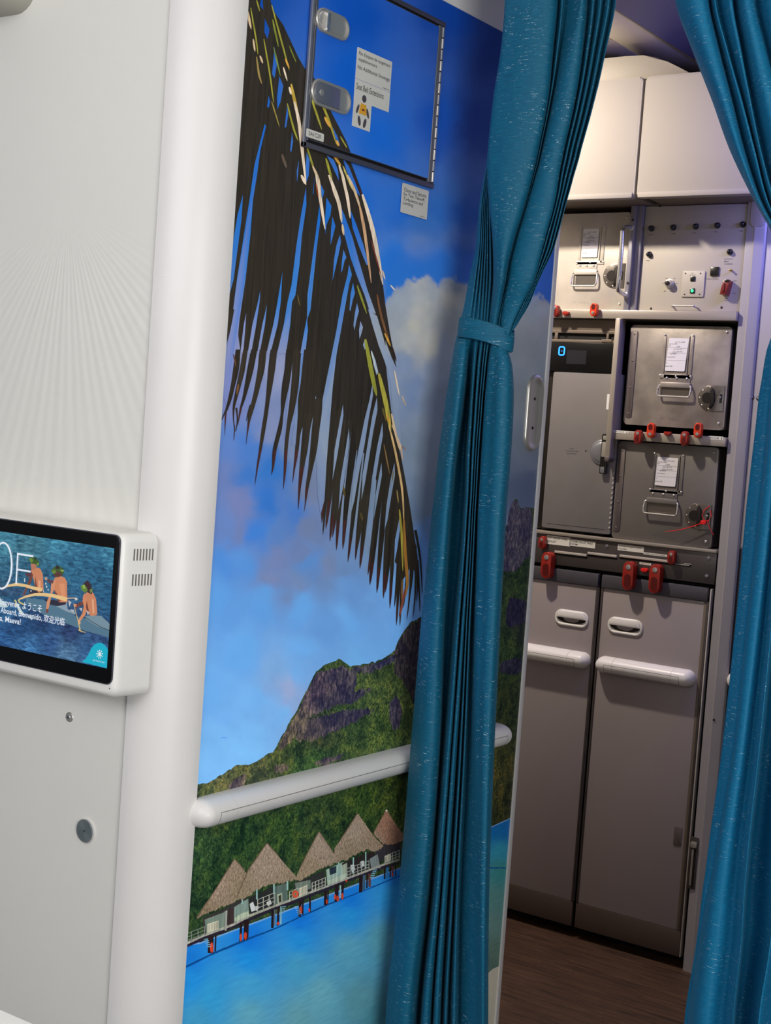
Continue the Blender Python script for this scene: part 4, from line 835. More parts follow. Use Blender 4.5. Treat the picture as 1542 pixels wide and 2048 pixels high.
WH = mat('screen_lettering', (10, 10, 10), 0.5, emit=(226, 234, 245), espow=0.95)
ff = Fr((0, YF - 0.0021, 0), (1, 0, 0), (0, 0, 1), (0, -1, 0))
def scr_text(s, ax, ay, bx_, by_, hpx, **k):
    A = on_y(*c9(ax, ay), YF - 0.003); B = on_y(*c9(bx_, by_), YF - 0.003); fit_text('lettering', s, ff, A[0], A[2], 0.0016, B[0] - A[0], hpx, WH, scr, depth=0, **k)
# large thin O and F
o1 = on_y(*c9(152, 350), YF - 0.003); mb = MB(ff); ring_pts = []
ow, oh, cxo, czo = 0.0215, 0.0365, o1[0] - 0.0215, o1[2]
mb.tube([(cxo + ow * math.cos(a), czo + oh * math.sin(a), 0.0014) for a in [i * math.pi / 24 for i in range(48)]], 0.0014, 6, True)
mb.build('lettering', WH, scr)
f0 = on_y(*c9(232, 175), YF - 0.003); f1 = on_y(*c9(222, 570), YF - 0.003); f2 = on_y(*c9(430, 200), YF - 0.003); f3 = on_y(*c9(395, 408), YF - 0.003)
mb = MB(ff); mb.box(f0[0] - 0.0015, f1[2], f0[0] + 0.0015, f0[2] + 0.0012, 0.0012, 0.0016); mb.box(f0[0], f0[2] - 0.0018, f2[0], f0[2] + 0.0012, 0.0012, 0.0016)
mb.box(f0[0], f3[2] - 0.0012, f3[0], f3[2] + 0.0015, 0.0012, 0.0016); mb.build('lettering', WH, scr)
scr_text('Bienvenue, ようこそ', -10, 838, 540, 905, 0.0125, bold=0.01)
scr_text('Aboard, Bienvenido, 欢迎光临', 10, 945, 832, 1090, 0.0125, bold=0.01)
scr_text('a, Maeva!', 0, 1048, 268, 1090, 0.0105, bold=0.01)
scr_text('AIR TAHITI NUI', 1195, 1552, 1345, 1585, 0.0022)

# ---- screws and round cap on the monitor wall
def wall_screw(loc, lab, s=1.0):
    t = thing('wall_screw', (loc[0], YW, loc[1]), lab, 'screw'); f = Fr((loc[0], YW, loc[1]), (1, 0, 0), (0, 0, 1), (0, -1, 0))
    MB(f).cyl(0, 0, 0.0088 * s, 0, 0.0012, 28, r1=0.0080 * s, bev=0.0004).build('washer', M['satin'], t)
    mb = MB(f); mb.cyl(0, 0, 0.0048 * s, 0.0010, 0.0034, 20, r1=0.0040 * s, bev=0.0006); mb.build('head', M['chrome'], t)
    mb = MB(f)
    pts = []
    for i in range(16):
        a = math.pi * 2 * i / 16; r_ = 0.0026 * s if i % 4 == 0 else 0.0010 * s
        pts.append((r_ * math.cos(a), r_ * math.sin(a)))
    mb.prism(pts, 0.0032, 0.0036); mb.build('drive', M['black'], t); return t
wall_screw((-1.540, 1.6244), 'recessed steel screw in a pale washer high on the white wall beside the corner column')
wall_screw((-1.687, 0.9246), 'small steel screw in the white wall just below the monitor', 0.95)
t = thing('blanking_plate', (-1.634, YW, 0.752), 'large round brushed steel plate on the white wall below the monitor', 'plate'); f = Fr((-1.634, YW, 0.7522), (1, 0, 0), (0, 0, 1), (0, -1, 0))
mb = MB(f); mb.cyl(0, 0, 0.0185, 0, 0.004, 48, bev=0.0012); mb.build('rim', M['chrome'], t)
capm = mat('spun_steel', (140, 152, 154), 0.32, 0.6)
nt = capm.node_tree; bs = nt.nodes['Principled BSDF']; bs.inputs['Anisotropic'].default_value = 0.85; tg = nt.nodes.new('ShaderNodeTangent'); tg.direction_type = 'RADIAL'; tg.axis = 'Y'; nt.links.new(tg.outputs[0], bs.inputs['Tangent'])
mb = MB(f); mb.cyl(0, 0, 0.0166, 0.0035, 0.0044, 48); mb.build('face', capm, t); MB(f).cyl(0, 0, 0.0012, 0.004, 0.0050, 12).build('pin', M['black'], t)

# ---- recess dishes (stadium shaped metal pulls)
def stadium(hu, hv, r, k=10):
    return rr(-hu, -hv, hu, hv, r, k)
def dish(fr, cu, cv, hu, hv, mat_, name, parent, prof=((0, 0.0), (0.0, 0.003), (0.0012, 0.0042), (0.003, 0.0042), (0.0055, 0.0025), (0.009, 0.0012), (0.013, 0.0008))):
    b = bmesh.new(); rs_ = []
    for ins, n in prof:
        a, c = hu - ins, hv - ins; r_ = min(a, c) * 0.999
        rs_.append([b.verts.new(fr.p(cu + u, cv + v, n)) for u, v in stadium(a, c, r_)])
    for A, B in zip(rs_, rs_[1:]):
        for i in range(len(A)): j = (i + 1) % len(A); b.faces.new((A[i], A[j], B[j], B[i]))
    b.faces.new(rs_[-1]); mb = MB(); mb.merge(b); return mb.build(name, mat_, parent, angle=60)

# ---- stowage door in the mural
t = thing('stowage_door', (XM, 2.02, 1.86), 'small hinged blue stowage door with metal frame set in the printed mural', 'stowage door')
y0, y1, z0, z1 = 1.8265, 2.2125, 1.860, 2.158
MB(MU).box(y0 + 0.004, z0 + 0.004, y1 - 0.004, z1 - 0.004, 0.0025, 0.0034).build('gap', M['black'], t)
for n_, (a, c, d, e) in (('frame_side', (y0, z0, y0 + 0.0075, z1)), ('frame_top', (y0, z1 - 0.008, y1, z1)), ('frame_bottom', (y0, z0, y1, z0 + 0.0085))):
    MB(MU).box(a, c, d, e, 0.0025, 0.0085, 0.0012).build(n_, M['frame'] if n_ == 'frame_side' else M['dframe'], t)
MB(MU).box(y0 + 0.0095, z0 + 0.012, y0 + 0.0125, z1 - 0.010, 0.003, 0.0078, 0.0006).build('edge_strip', M['frame'], t)
hs = MB(MU); hs.box(y1 - 0.020, z0 + 0.009, y1 - 0.0095, z1 - 0.009, 0.003, 0.0085, 0.001); hs.build('hinge_leaf', M['frame'], t)
for i in range(14):
    za = z0 + 0.010 + i * 0.0199; mb = MB(MU); mb.tube([(y1 - 0.0065, za + 0.001, 0.0078), (y1 - 0.0065, za + 0.0185, 0.0078)], 0.0026, 10); mb.build('hinge_knuckle', M['frame' if i % 2 else 'satin'], t)
MB(MU).box(y1 - 0.003, z0, y1, z1, 0.0025, 0.0065, 0.0008).build('hinge_flange', M['dframe'], t)
dr = (y0 + 0.013, z0 + 0.0135, y1 - 0.021, z1 - 0.012)
MB(MU).rrect(dr[0], dr[1], dr[2], dr[3], 0.008, 0.003, 0.0078, 0.0008).build('door_edge', M['dframe'], t)
off = 0.0080
dp = (dr[0] + 0.0012, dr[1] + 0.0012, dr[2] - 0.0005, dr[3] - 0.0012)
P2 = Print(lambda px, py, h: (lambda q: (XM + off + h, q[1], q[2]))(on_x(px, py, XM)))
ny, nz = 90, 70; YY, ZZ = np.meshgrid(np.linspace(dp[0], dp[2], ny), np.linspace(dp[3], dp[1], nz)); PX, PY = pxof(YY, ZZ)
P2.grid(np.stack([PX, PY], -1), skycol(PX.ravel(), PY.ravel()).reshape(nz, ny, 3), 0)
P2.clip = [pxof(dp[0], dp[1]), pxof(dp[2], dp[1]), pxof(dp[2], dp[3]), pxof(dp[0], dp[3])]
paint_palm(P2)
P2.build('door_panel', PM, t, 'door face printed with blue sky and the edge of the palm frond')
MD = Fr((XM + off, 0, 0), (0, 1, 0), (0, 0, 1), (1, 0, 0))
def on_door(px, py): q = on_x(px, py, XM + off); return q[1], q[2]
u, v = on_door(664, 49)
l1 = dish(MD, u, v, 0.044, 0.0195, M['satin'], 'latch', t); l1['label'] = 'upper oval steel latch with a raised turn grip'
mb = MB(MD); mb.rrect(u - 0.020, v - 0.0155, u - 0.0115, v + 0.0155, 0.0042, 0.001, 0.0058, 0.0015); mb.build('turn_grip', M['chrome'], l1)
u, v = on_door(661, 194)
l2 = dish(MD, u, v, 0.053, 0.0215, M['satin'], 'latch', t); l2['label'] = 'lower oval latch with a flat grey push plate and round button'
mb = MB(MD); pts = [(u + 0.020, v - 0.0165), (u + 0.020, v + 0.0165)] + [(u - 0.031 + 0.0165 * math.cos(a), v + 0.0165 * math.sin(a)) for a in [math.pi / 2 + math.pi * i / 12 for i in range(13)]]
mb.prism(pts, 0.0015, 0.0050, 0.0008); mb.build('push_plate', M['frame'], l2); MB(MD).cyl(u - 0.030, v, 0.0055, 0.0045, 0.0058, 20, bev=0.0006).build('button', M['satin'], l2)

# ---- placards
def placard(pxs, base, lab, name='placard', r=0.002, n1=0.0008):
    fr = Fr((XM + base, 0, 0), (0, 1, 0), (0, 0, 1), (1, 0, 0)); pts = [on_x(*q, XM + base)[1:] for q in pxs]
    if len(pts) == 4:
        us = sorted(p[0] for p in pts); vs = sorted(p[1] for p in pts)
        u0, u1, v0, v1 = (us[0] + us[1]) / 2, (us[2] + us[3]) / 2, (vs[0] + vs[1]) / 2, (vs[2] + vs[3]) / 2
        t = thing(name, fr.p((u0 + u1) / 2, v0, 0), lab, 'placard'); MB(fr).rrect(u0, v0, u1, v1, r, 0.0001, n1).build('card', M['label'], t); return t, fr, (u0, v0, u1, v1)
    return None
def lines(t, fr, box, L, m='ink'):
    """L: (text, left fraction, top fraction, width fraction, height fraction)"""
    u0, v0, u1, v1 = box; w, h = u1 - u0, v1 - v0
    for s, a, b_, c, d in L: fit_text('lettering', s, fr, u0 + a * w, v1 - (b_ + d) * h, 0.0010, c * w, d * h, M[m], t, bold=0.004)
t, fr, bx = placard([(714,92),(783,125),(780,187),(711,154)], off, 'white placard with four text lines in the middle of the blue stowage door')
lines(t, fr, bx, [("Pas d'espace de rangement", .05, .10, .90, .15), ('supplémentaire', .05, .30, .52, .14), ('No Additional Stowage', .04, .55, .92, .16), ('-------', .78, .94, .18, .02)])
u0, v0, u1, v1 = bx
w = u1 - u0; fr2 = fr; vb = v0 - 0.0005; seat = [(u0, vb), (u1, vb), (u1, vb - 0.034), (u0 + w * 0.50, vb - 0.034), (u0 + w * 0.50, vb - 0.078), (u0, vb - 0.078)]
t = thing('placard', fr.p((u0 + u1) / 2, vb - 0.078, 0), 'white seat belt placard with a yellow-vested baby pictogram on the blue door', 'placard')
mb = MB(fr); mb.prism([(a, c) for a, c in seat][::-1], 0.0001, 0.0008); mb.build('card', M['label'], t)
fit_text('lettering', 'Seat Belt Extensions', fr, u0 + w * 0.04, vb - 0.016, 0.0010, w * 0.78, 0.010, M['ink'], t, bold=0.004)
cu, cv = u0 + w * 0.26, vb - 0.050
def ell(cu, cv, a, c, rot=0, k=14): return [(cu + a * math.cos(q) * math.cos(rot) - c * math.sin(q) * math.sin(rot), cv + a * math.cos(q) * math.sin(rot) + c * math.sin(q) * math.cos(rot)) for q in [2 * math.pi * i / k for i in range(k)]]
mb = MB(fr)
for e in (ell(cu + 0.002, cv + 0.0225, 0.0062, 0.0062), ell(cu - 0.0145, cv + 0.0025, 0.0030, 0.0085, -0.4), ell(cu + 0.0145, cv + 0.0005, 0.0030, 0.0085, 0.4), ell(cu - 0.008, cv - 0.016, 0.0040, 0.0085, 0.3), ell(cu + 0.008, cv - 0.017, 0.0040, 0.0085, -0.3)): mb.prism(e, 0.0007, 0.0010)
mb.build('pictogram_body', M['skin'], t)
mb = MB(fr); mb.prism([(cu - 0.011, cv - 0.004), (cu + 0.011, cv - 0.004), (cu + 0.0085, cv + 0.013), (cu - 0.0065, cv + 0.014)], 0.0008, 0.0013); mb.build('pictogram_vest', M['yellow'], t)
MB(fr).prism([(cu - 0.003, cv + 0.002), (cu + 0.004, cv + 0.002), (cu + 0.004, cv + 0.005), (cu - 0.003, cv + 0.005)], 0.0012, 0.0016).build('pictogram_buckle', M['redguard'], t)
t, fr, bx = placard([(613,257),(648,268),(646,284),(611,273)], off, 'tiny cream number plate at the lower left corner of the stowage door')
lines(t, fr, bx, [('2A1C20', .12, .24, .70, .5)])
t, fr, bx = placard([(804,365),(857,382),(853,439),(801,425)], 0.0022, 'white placard stuck on the mural just below the stowage door')
lines(t, fr, bx, [('Close and Secure', .06, .14, .84, .13), ('for Taxi, Takeoff,', .06, .30, .80, .13), ('Turbulence and', .06, .46, .74, .11), ('Landing.', .06, .60, .40, .14), ('-------', .72, .93, .2, .015)])

# ---- handrails
def handrail(fr, u0, u1, v, lab, hh=0.0235, dp=0.038, n0=0.0):
    t = thing('handrail', fr.p((u0 + u1) / 2, v, n0), lab, 'handrail')
    def body(a, c, name, mt):
        b = bmesh.new(); st = []
        N_ = 10
        s = sorted(set([a, c] + [u0 + hh * (1 - math.cos(math.pi / 2 * i / N_)) for i in range(N_ + 1)] + [u1 - hh * (1 - math.cos(math.pi / 2 * i / N_)) for i in range(N_ + 1)]))
        s = [x for x in s if a - 1e-9 <= x <= c + 1e-9]
        for x in s:
            e = min(x - u0, u1 - x); k = math.sqrt(max(0.0004, 1 - (1 - min(e, hh) / hh) ** 2))
            kd = 0.25 + 0.75 * k
            st.append([b.verts.new(fr.p(x, v + hh * k * math.cos(q), n0 + dp * kd * max(0.0, math.sin(q)) ** 0.75)) for q in [math.pi * i / 18 for i in range(19)]])
        for A, B in zip(st, st[1:]):
            for i in range(18): b.faces.new((A[i], A[i + 1], B[i + 1], B[i]))
        b.faces.new(st[0][::-1]); b.faces.new(st[-1])
        mb = MB(); mb.merge(b); return mb.build(name, mt, t, angle=60)
    e = min(0.075, (u1 - u0) * 0.2)
    body(u0, u0 + e - 0.0004, 'end_cap', M['rail']); body(u0 + e + 0.0004, u1 - e - 0.0004, 'rail_body', M['rail']); body(u1 - e + 0.0004, u1, 'end_cap', M['rail'])
    def seam(q, a, c):
        nn = n0 + dp * math.sin(q) ** 0.75 - 0.0002; vv = v + hh * math.cos(q)
        mb = MB(fr); mb.tube([(a, vv, nn), (c, vv, nn)], 0.0006, 6); mb.build('seam', M['seam'], t)
    seam(math.radians(80), u0 + 0.035, u1 - 0.035); seam(math.radians(138), u0 + 0.035, u1 - 0.035)
    for ue in (u0 + 0.035, u1 - 0.035):
        mb = MB(fr); mb.tube([(ue, v + hh * math.cos(math.radians(q)), n0 + dp * math.sin(math.radians(q)) ** 0.75 - 0.0002) for q in range(80, 139, 6)], 0.0006, 6); mb.build('seam', M['seam'], t)
    return t
handrail(MU, 1.664, 2.628, 0.7995, 'long white handrail across the printed mural, passing behind the curtain')

# ---- tall recessed pull near the mural's right edge
t = thing('recessed_pull', (XM, 2.660, 1.393), 'tall oval satin metal recessed pull at the right edge of the mural', 'door pull')
dish(MU, 2.660, 1.4735, 0.0335, 0.081, M['satin'], 'dish', t, ((0, 0.0), (0.0, 0.002), (0.002, 0.0055), (0.006, 0.0068), (0.010, 0.0058), (0.015, 0.003), (0.019, 0.0018)))
for vv in (1.503, 1.442):
    MB(MU).cyl(2.660, vv, 0.0034, 0.0015, 0.0028, 16, bev=0.0005).build('screw', M['darkmetal'], t)

# ---- seat back at the bottom left corner, bin end at the top left corner
t = thing('passenger_seat', (-1.25, 0.9, 0), 'seat back with white shell rim and blue cover at the bottom left corner', 'seat')
sb = Fr((0, 0.90, 0), (1, 0, 0), (0, 0, 1), (0, -1, 0))
MB(sb).rrect(-1.55, 0.38, -0.965, 0.8200, 0.03, -0.05, 0.0, 0.008).build('shell', M['white'], t)
MB(sb).rrect(-1.545, 0.40, -0.970, 0.8145, 0.028, 0.0, 0.006, 0.004).build('cover', M['seatblue'], t)
MB(sb).box(-1.48, 0.36, -0.98, 0.44, 0.0, 0.44, 0.03).build('cushion', M['seatblue'], t)
for x in (-1.42, -1.04): MB(sb).box(x - 0.02, 0.0, x + 0.02, 0.37, 0.1, 0.14, 0.004).build('leg', M['dframe'], t)
t = thing('overhead_bin', (-2.0, YW, 2.0), 'grey rounded end of an overhead bin at the top left corner', 'overhead bin')
MB(Fr((0, YW, 0), (1, 0, 0), (0, 0, 1), (0, -1, 0))).rrect(-2.6, 2.050, -1.862, 2.44, 0.045, 0.0, 0.10, 0.006).build('bin_body', M['bincap'], t)

# ================================================================== THE GALLEY
def g(px, py, y=YG): q = on_y(px, py, y); return q[0], q[2]
ga = thing('galley_unit', (-1.9, YG, 0), 'aluminium galley frame of shelves, dividers and rails holding the metal containers', 'galley unit')
MB(G).box(-2.45, 0.0, -1.44, 2.40, -0.42, -0.40).build('back_panel', M['black'], ga)
MB(G).box(-2.47, 0.0, -2.45, 2.40, -0.42, 0.02).build('side_panel', M['brown'], ga)
MB(G).box(-1.459, 0.0, -1.44, 2.40, -0.42, -0.002).build('side_panel', M['black'], ga)
MB(G).box(-2.45, 2.085, -1.46, 2.10, -0.40, 0.0).build('top_panel', M['brown'], ga)
MB(G).box(-2.45, 1.7705, -1.4585, 1.7945, -0.40, 0.022, 0.0015).build('shelf', M['shelf'], ga, label='pale metal shelf under the top container and switch panel')
MB(G).box(-1.796, 1.4345, -1.4595, 1.4600, -0.40, 0.020, 0.0015).build('shelf', M['shelf'], ga, label='narrow pale shelf rail between the two lower containers')
mb = MB(G); mb.box(-2.45, 1.062, -1.4620, 1.1475, -0.05, 0.006, 0.001); mb.build('lower_rail', M['lrail'], ga, label='dark taupe latch rail above the two tall doors')
MB(G).box(-2.45, 1.1475, -1.4620, 1.1565, -0.40, 0.012, 0.0012).build('rail_lip', M['shelf'], ga)
MB(G).box(-2.45, 1.045, -1.4620, 1.062, -0.05, -0.02).build('gap', M['black'], ga)
MB(G).box(-1.7925, 1.7945, -1.7765, 2.085, -0.30, 0.016, 0.0015).build('divider', M['post'], ga); MB(G).box(-1.7775, 1.7945, -1.7575, 2.085, -0.30, 0.010, 0.0012).build('divider', M['post'], ga)
mb = MB(G); mb.box(-1.8045, 1.374, -1.7890, 1.7705, -0.004, 0.034, 0.002); mb.build('divider', M['shelf'], ga, label='slim grey upright between the chiller and the containers')
mb = MB(G); mb.cyl(-1.7965, 1.378, 0.0082, 0.0, 0.036, 16, bev=0.003); mb.build('divider_foot', M['contstrip'], ga)
for z in (2.045, 1.87): MB(G).cyl(-1.7845, z, 0.0035, 0.016, 0.0175, 12).build('screw', M['darkmetal'], ga)
# rail details: slots and slide bars
for (a, b_) in (((1112,1102),(1176,1111)), ((1178,1104),(1236,1114)), ((1242,1108),(1345,1126))):
    A = g(*a); B = g(*b_); MB(G).box(A[0], (A[1] + B[1]) / 2 - 0.004, B[0], (A[1] + B[1]) / 2 + 0.003, 0.005, 0.010, 0.001).build('slide_bar', M['contA'], ga)
    MB(G).box(A[0] - 0.002, (A[1] + B[1]) / 2 - 0.0095, B[0] + 0.002, (A[1] + B[1]) / 2 - 0.0045, 0.005, 0.0066).build('slot', M['black'], ga)
A = g(1345, 1122); B = g(1384, 1128); MB(G).box(A[0], A[1] - 0.010, B[0], A[1] - 0.004, 0.005, 0.0065).build('slot', M['black'], ga)
mb = MB(G); mb.box(A[0] + 0.004, A[1] - 0.008, B[0] - 0.004, A[1] - 0.005, 0.005, 0.0085, 0.0008); mb.box(B[0] - 0.02, A[1] - 0.004, B[0] + 0.001, A[1] - 0.0015, 0.005, 0.0085, 0.0008); mb.build('slide_tongue', M['satin'], ga)
for p in ((1216,1092),(1419,1116),(1415,1152)): u, v = g(*p); MB(G).cyl(u, v, 0.0052, 0.005, 0.0078, 16, bev=0.001).build('rail_bolt', M['frame'], ga)
MB(G).box(-2.45, 0.0, -1.46, 0.06, -0.42, -0.06).build('toe_kick', M['black'], ga)
# posts
post = MB(); b = bmesh.new(); pr = [(-1.4585, YG + 0.05), (-1.4585, YG - 0.004), (-1.4565, YG - 0.0075), (-1.4500, YG - 0.0085), (-1.4360, YG - 0.0100), (-1.4310, YG - 0.0125), (-1.4260, YG - 0.0110), (-1.4120, YG - 0.0085), (-1.4060, YG - 0.0060), (-1.4025, YG - 0.0010), (-1.4025, YG + 0.05)]
lo = [b.verts.new((x, y, 0.0)) for x, y in pr]; hi = [b.verts.new((x, y, 2.45)) for x, y in pr]
for i in range(len(pr)): j = (i + 1) % len(pr); b.faces.new((lo[i], lo[j], hi[j], hi[i]))
b.faces.new(lo[::-1]); b.faces.new(hi); post.merge(b); post.build('corner_post', M['rpost'], ga, label='grey rounded upright post at the right end of the galley', angle=15)
MB(G).rrect(-1.4455, 2.020, -1.4065, 2.30, 0.012, 0.008, 0.013, 0.002).build('post_pad', M['rpost'], ga)
MB(G).cyl(-1.428, 0.70, 0.003, 0.008, 0.0135, 10).build('screw', M['darkmetal'], ga)

# ---- overhead bins
for nm, a, c, lab in (('left', -2.45, -1.7225, 'left cream overhead galley locker above the riveted top container'), ('right', -1.7150, -1.20, 'right cream overhead galley locker above the switch panel')):
    t = thing('galley_locker', ((a + c) / 2, YG - 0.15, 2.08), lab, 'overhead locker')
    MB(G).box(a + 0.01, 2.0855, c - 0.004 if nm == 'left' else c, 2.398, -0.30, 0.13, 0.004).build('body', M['brown'], t)
    mb = MB(G); mb.rrect(a, 2.0800, c, 2.4010, 0.010, 0.131, 0.150, 0.005); mb.build('door', M['bin'], t)
    mb = MB(G); mb.box(a + 0.004, 2.0802, c - 0.004, 2.0950, 0.149, 0.1545, 0.003); mb.build('grip_lip', M['bin'], t)
t = thing('locker_valance', (-1.9, YG - 0.1, 2.405), 'cream rounded filler strip between the galley lockers and the ceiling', 'panel')
mb = MB(G); mb.prism([(-2.45, 2.4035), (-1.598, 2.4035), (-1.610, 2.412), (-1.640, 2.428), (-1.675, 2.446), (-1.71, 2.461), (-1.745, 2.468), (-1.80, 2.470), (-2.45, 2.470)], -0.2, 0.115, 0.006); mb.build('strip', M['valance'], t)

# ---- container builder
def container(u0, z0, w, h, mt, lab, strip=True, fu=0.49, card_u=None, tm='contA', text_u=(0.41, 0.66), latch=(0.845, 0.305), bail=(0.34, 0.66, 0.425, 0.30), frame=(0.345, 0.645, 0.51, 0.90), lean=0.0, seal=False, cardtilt=0.03):
    t = thing('galley_container', (u0 + w / 2, YG, z0), lab, 'galley container', 'aluminium galley containers')
    f = Fr((u0, YG, z0), (1, 0, 0), (0, 0, 1), (0, -1, 0))
    MB(f).box(0.004, 0.003, w - 0.004, h - 0.003, -0.36, -0.010, 0.003).build('box_body', M['contstrip'], t)
    MB(f).rrect(0, 0, w, h, 0.010, -0.012, 0.0, 0.0025).build('front_panel', mt, t)
    # embossed border line
    if strip:
        mb = MB(f); mb.rrect(0.004, 0.020, 0.0235, h - 0.016, 0.005, 0.0, 0.0022, 0.0008); mb.build('hinge_strip', M['contstrip'], t)
        for k in range(4): MB(f).dome(0.0137, 0.030 + k * (h - 0.056) / 3, 0.0032, 0.0020, 0.0012, 12, 3).build('rivet', M['contstrip'], t)
    # document holder
    a, c, d, e = frame[0] * w, frame[1] * w, frame[2] * h, frame[3] * h
    mb = MB(f); mb.box(a, d, a + 0.008, e, 0, 0.0018, 0.0006); mb.box(c - 0.010, d - 0.003, c, e + 0.003, 0, 0.0022, 0.0006); mb.box(a - 0.004, d - 0.008, c + 0.002, d + 0.0022, 0, 0.0022, 0.0006); mb.box(c - 0.015, d, c - 0.0125, e, 0, 0.003, 0.0006)
    mb.build('card_holder', mt, t)
    for q in ((a - 0.0015, d - 0.001), ((a + c) / 2, d - 0.002), (c - 0.002, d - 0.001), (a + 0.003, e + 0.002), (c - 0.004, e + 0.002)): MB(f).dome(q[0], q[1], 0.0034, 0.0015, 0.0022, 12, 3).build('rivet', M['satin'], t)
    ca, cc = a + 0.011, c - 0.020; cb, ct = d + 0.012, e - 0.006
    fc_ = Fr(f.p(ca, cb, 0.0024), Vector((math.cos(cardtilt), 0, math.sin(cardtilt) * 0)).normalized(), Vector((math.sin(cardtilt), 0, math.cos(cardtilt))), (0, -1, 0))
    cw, chh = cc - ca, ct - cb
    cd = MB(fc_).rrect(0, 0, cw, chh, 0.003, 0, 0.0005).build('card', M['paper'], t)
    for s, x_, y_, wd in (('AT 04 2303', .32, .86, .5), ('TOTAL 0000', .02, .80, .45), ('INT', .02, .74, .12), ('LUNE', .42, .72, .2), ('GO 48 AFT', .30, .64, .45), ('EQUIPT/ML', .28, .56, .5), ('DIVERS', .18, .50, .3), ('CONTROLE', .04, .40, .4), ('X', .02, .22, .06), ('DATE', .02, .12, .34)):
        fit_text('lettering', s, fc_, x_ * cw, y_ * chh, 0.0007, wd * cw, 0.0038, M['ink'], cd)
    for y_ in (.70, .54, .32): MB(fc_).box(.02 * cw, y_ * chh, .98 * cw, y_ * chh + 0.0006, 0.0004, 0.0007).build('rule_line', M['inkl'], cd)
    # bail handle
    a, c, top, bot = bail[0] * w, bail[1] * w, bail[2] * h, bail[3] * h
    mb = MB(f); mb.box(a + 0.010, top + 0.004, c - 0.006, top + 0.027, 0, 0.0022, 0.0006); mb.box(a + 0.003, top - 0.010, c - 0.003, top + 0.005, 0, 0.0065, 0.0024); mb.build('handle_plate', mt, t)
    for k in range(3): MB(f).dome(a + 0.020 + k * (c - a - 0.036) / 2, top + 0.016, 0.0038, 0.0020, 0.0026, 12, 3).build('rivet', M['satin'], t)
    hd = MB(f); hd.box(a + 0.008, bot + 0.004, c - 0.008, top - 0.010, 0, 0.0010); hd.build('handle_well', M['latchplate'], t)
    hm = (top - 0.004); pts = [(a + 0.003, hm, 0.004), (a, hm - 0.004, 0.007), (a - 0.001, (hm + bot) / 2, 0.010), (a, bot + 0.005, 0.012), (a + 0.002, bot + 0.0015, 0.0122), (a + 0.007, bot, 0.0125), ((a + c) / 2, bot, 0.0125), (c - 0.007, bot, 0.0125), (c - 0.002, bot + 0.0015, 0.0122), (c, bot + 0.005, 0.012), (c + 0.001, (hm + bot) / 2, 0.010), (c, hm - 0.004, 0.007), (c - 0.003, hm, 0.004)]
    MB(f).tube(pts, 0.0027, 10).build('handle_bail', M['satin'], t)
    # latch recess (D shape) with paddle
    lu, lv = latch[0] * w, latch[1] * h; r_ = 0.0345; right = min(w - 0.006, lu + r_ + 0.006)
    pts = [(right, lv - r_), (right, lv + r_)] + [(lu + r_ * math.cos(q), lv + r_ * math.sin(q)) for q in [math.pi / 2 + math.pi * i / 16 for i in range(17)]]
    lp = MB(f).prism(pts, 0, 0.0022, 0.0006).build('latch_plate', M['latchplate'], t)
    mb = MB(f); q0 = [(0.000, 0.028), (0.006, 0.024), (0.010, 0.012), (0.008, 0.004), (0.012, -0.006), (0.009, -0.018), (0.002, -0.028), (-0.004, -0.027), (0.001, -0.014), (0.000, -0.004), (-0.003, 0.008), (-0.003, 0.02)]
    mb.prism([(lu + 0.004 + x, lv + y) for x, y in q0], 0.002, 0.0085, 0.002); mb.build('paddle', M['darkmetal'], lp)
    mb = MB(f); mb.cyl(lu - 0.008, lv, 0.0150, 0.0020, 0.0028, 20); mb.build('boss', M['darkmetal'], lp)
    mb = MB(f); mb.box(right - 0.012, lv - 0.012, right - 0.005, lv + 0.012, 0.002, 0.003); mb.build('strike_slot', M['black'], lp); MB(f).dome(right - 0.010, lv + 0.003, 0.003, 0.0022, 0.003, 10, 3).build('rivet', M['chrome'], lp)
    for k in range(5):
        q = math.pi * (0.52 + 0.24 * k); MB(f).dome(lu + 0.029 * math.cos(q), lv + 0.029 * math.sin(q), 0.0024, 0.0020, 0.0012, 10, 3).build('rivet', M['satin'], lp)
    for q in ((w - 0.014, h - 0.014), (w - 0.016, 0.018)): MB(f).dome(q[0], q[1], 0.0042, 0, 0.003, 12, 3).build('rivet', M['satin'], t)
    fit_text('embossed_name', 'Air Tahiti Nui', f, text_u[0] * w, 0.070 * h, 0.0006, (text_u[1] - text_u[0]) * w, 0.0085, M[tm], t, shear=0.25, label='embossed italic lettering near the bottom edge')
    return t, f
ct1, _ = container(-2.078, 1.7955, 0.281, 0.2735, M['contA'], 'cream metal galley container on the top shelf left of the switch panel', strip=False, latch=(0.865, 0.355), bail=(0.405, 0.685, 0.40, 0.245), frame=(0.44, 0.73, 0.50, 0.86), text_u=(0.40, 0.67), tm='contA', cardtilt=0.01)
ct2, _ = container(-1.7715, 1.4785, 0.2965, 0.2775, M['contB'], 'stained grey metal galley container on the middle shelf with a tilted white card', tm='contB', text_u=(0.36, 0.63), cardtilt=0.06)
ct3, f3 = container(-1.7800, 1.1575, 0.2975, 0.2735, M['contC'], 'dark grey metal galley container on the bottom shelf with a red seal on its latch', tm='contC', text_u=(0.40, 0.66), frame=(0.365, 0.675, 0.535, 0.89), bail=(0.325, 0.655, 0.435, 0.29), latch=(0.84, 0.31), cardtilt=0.04)

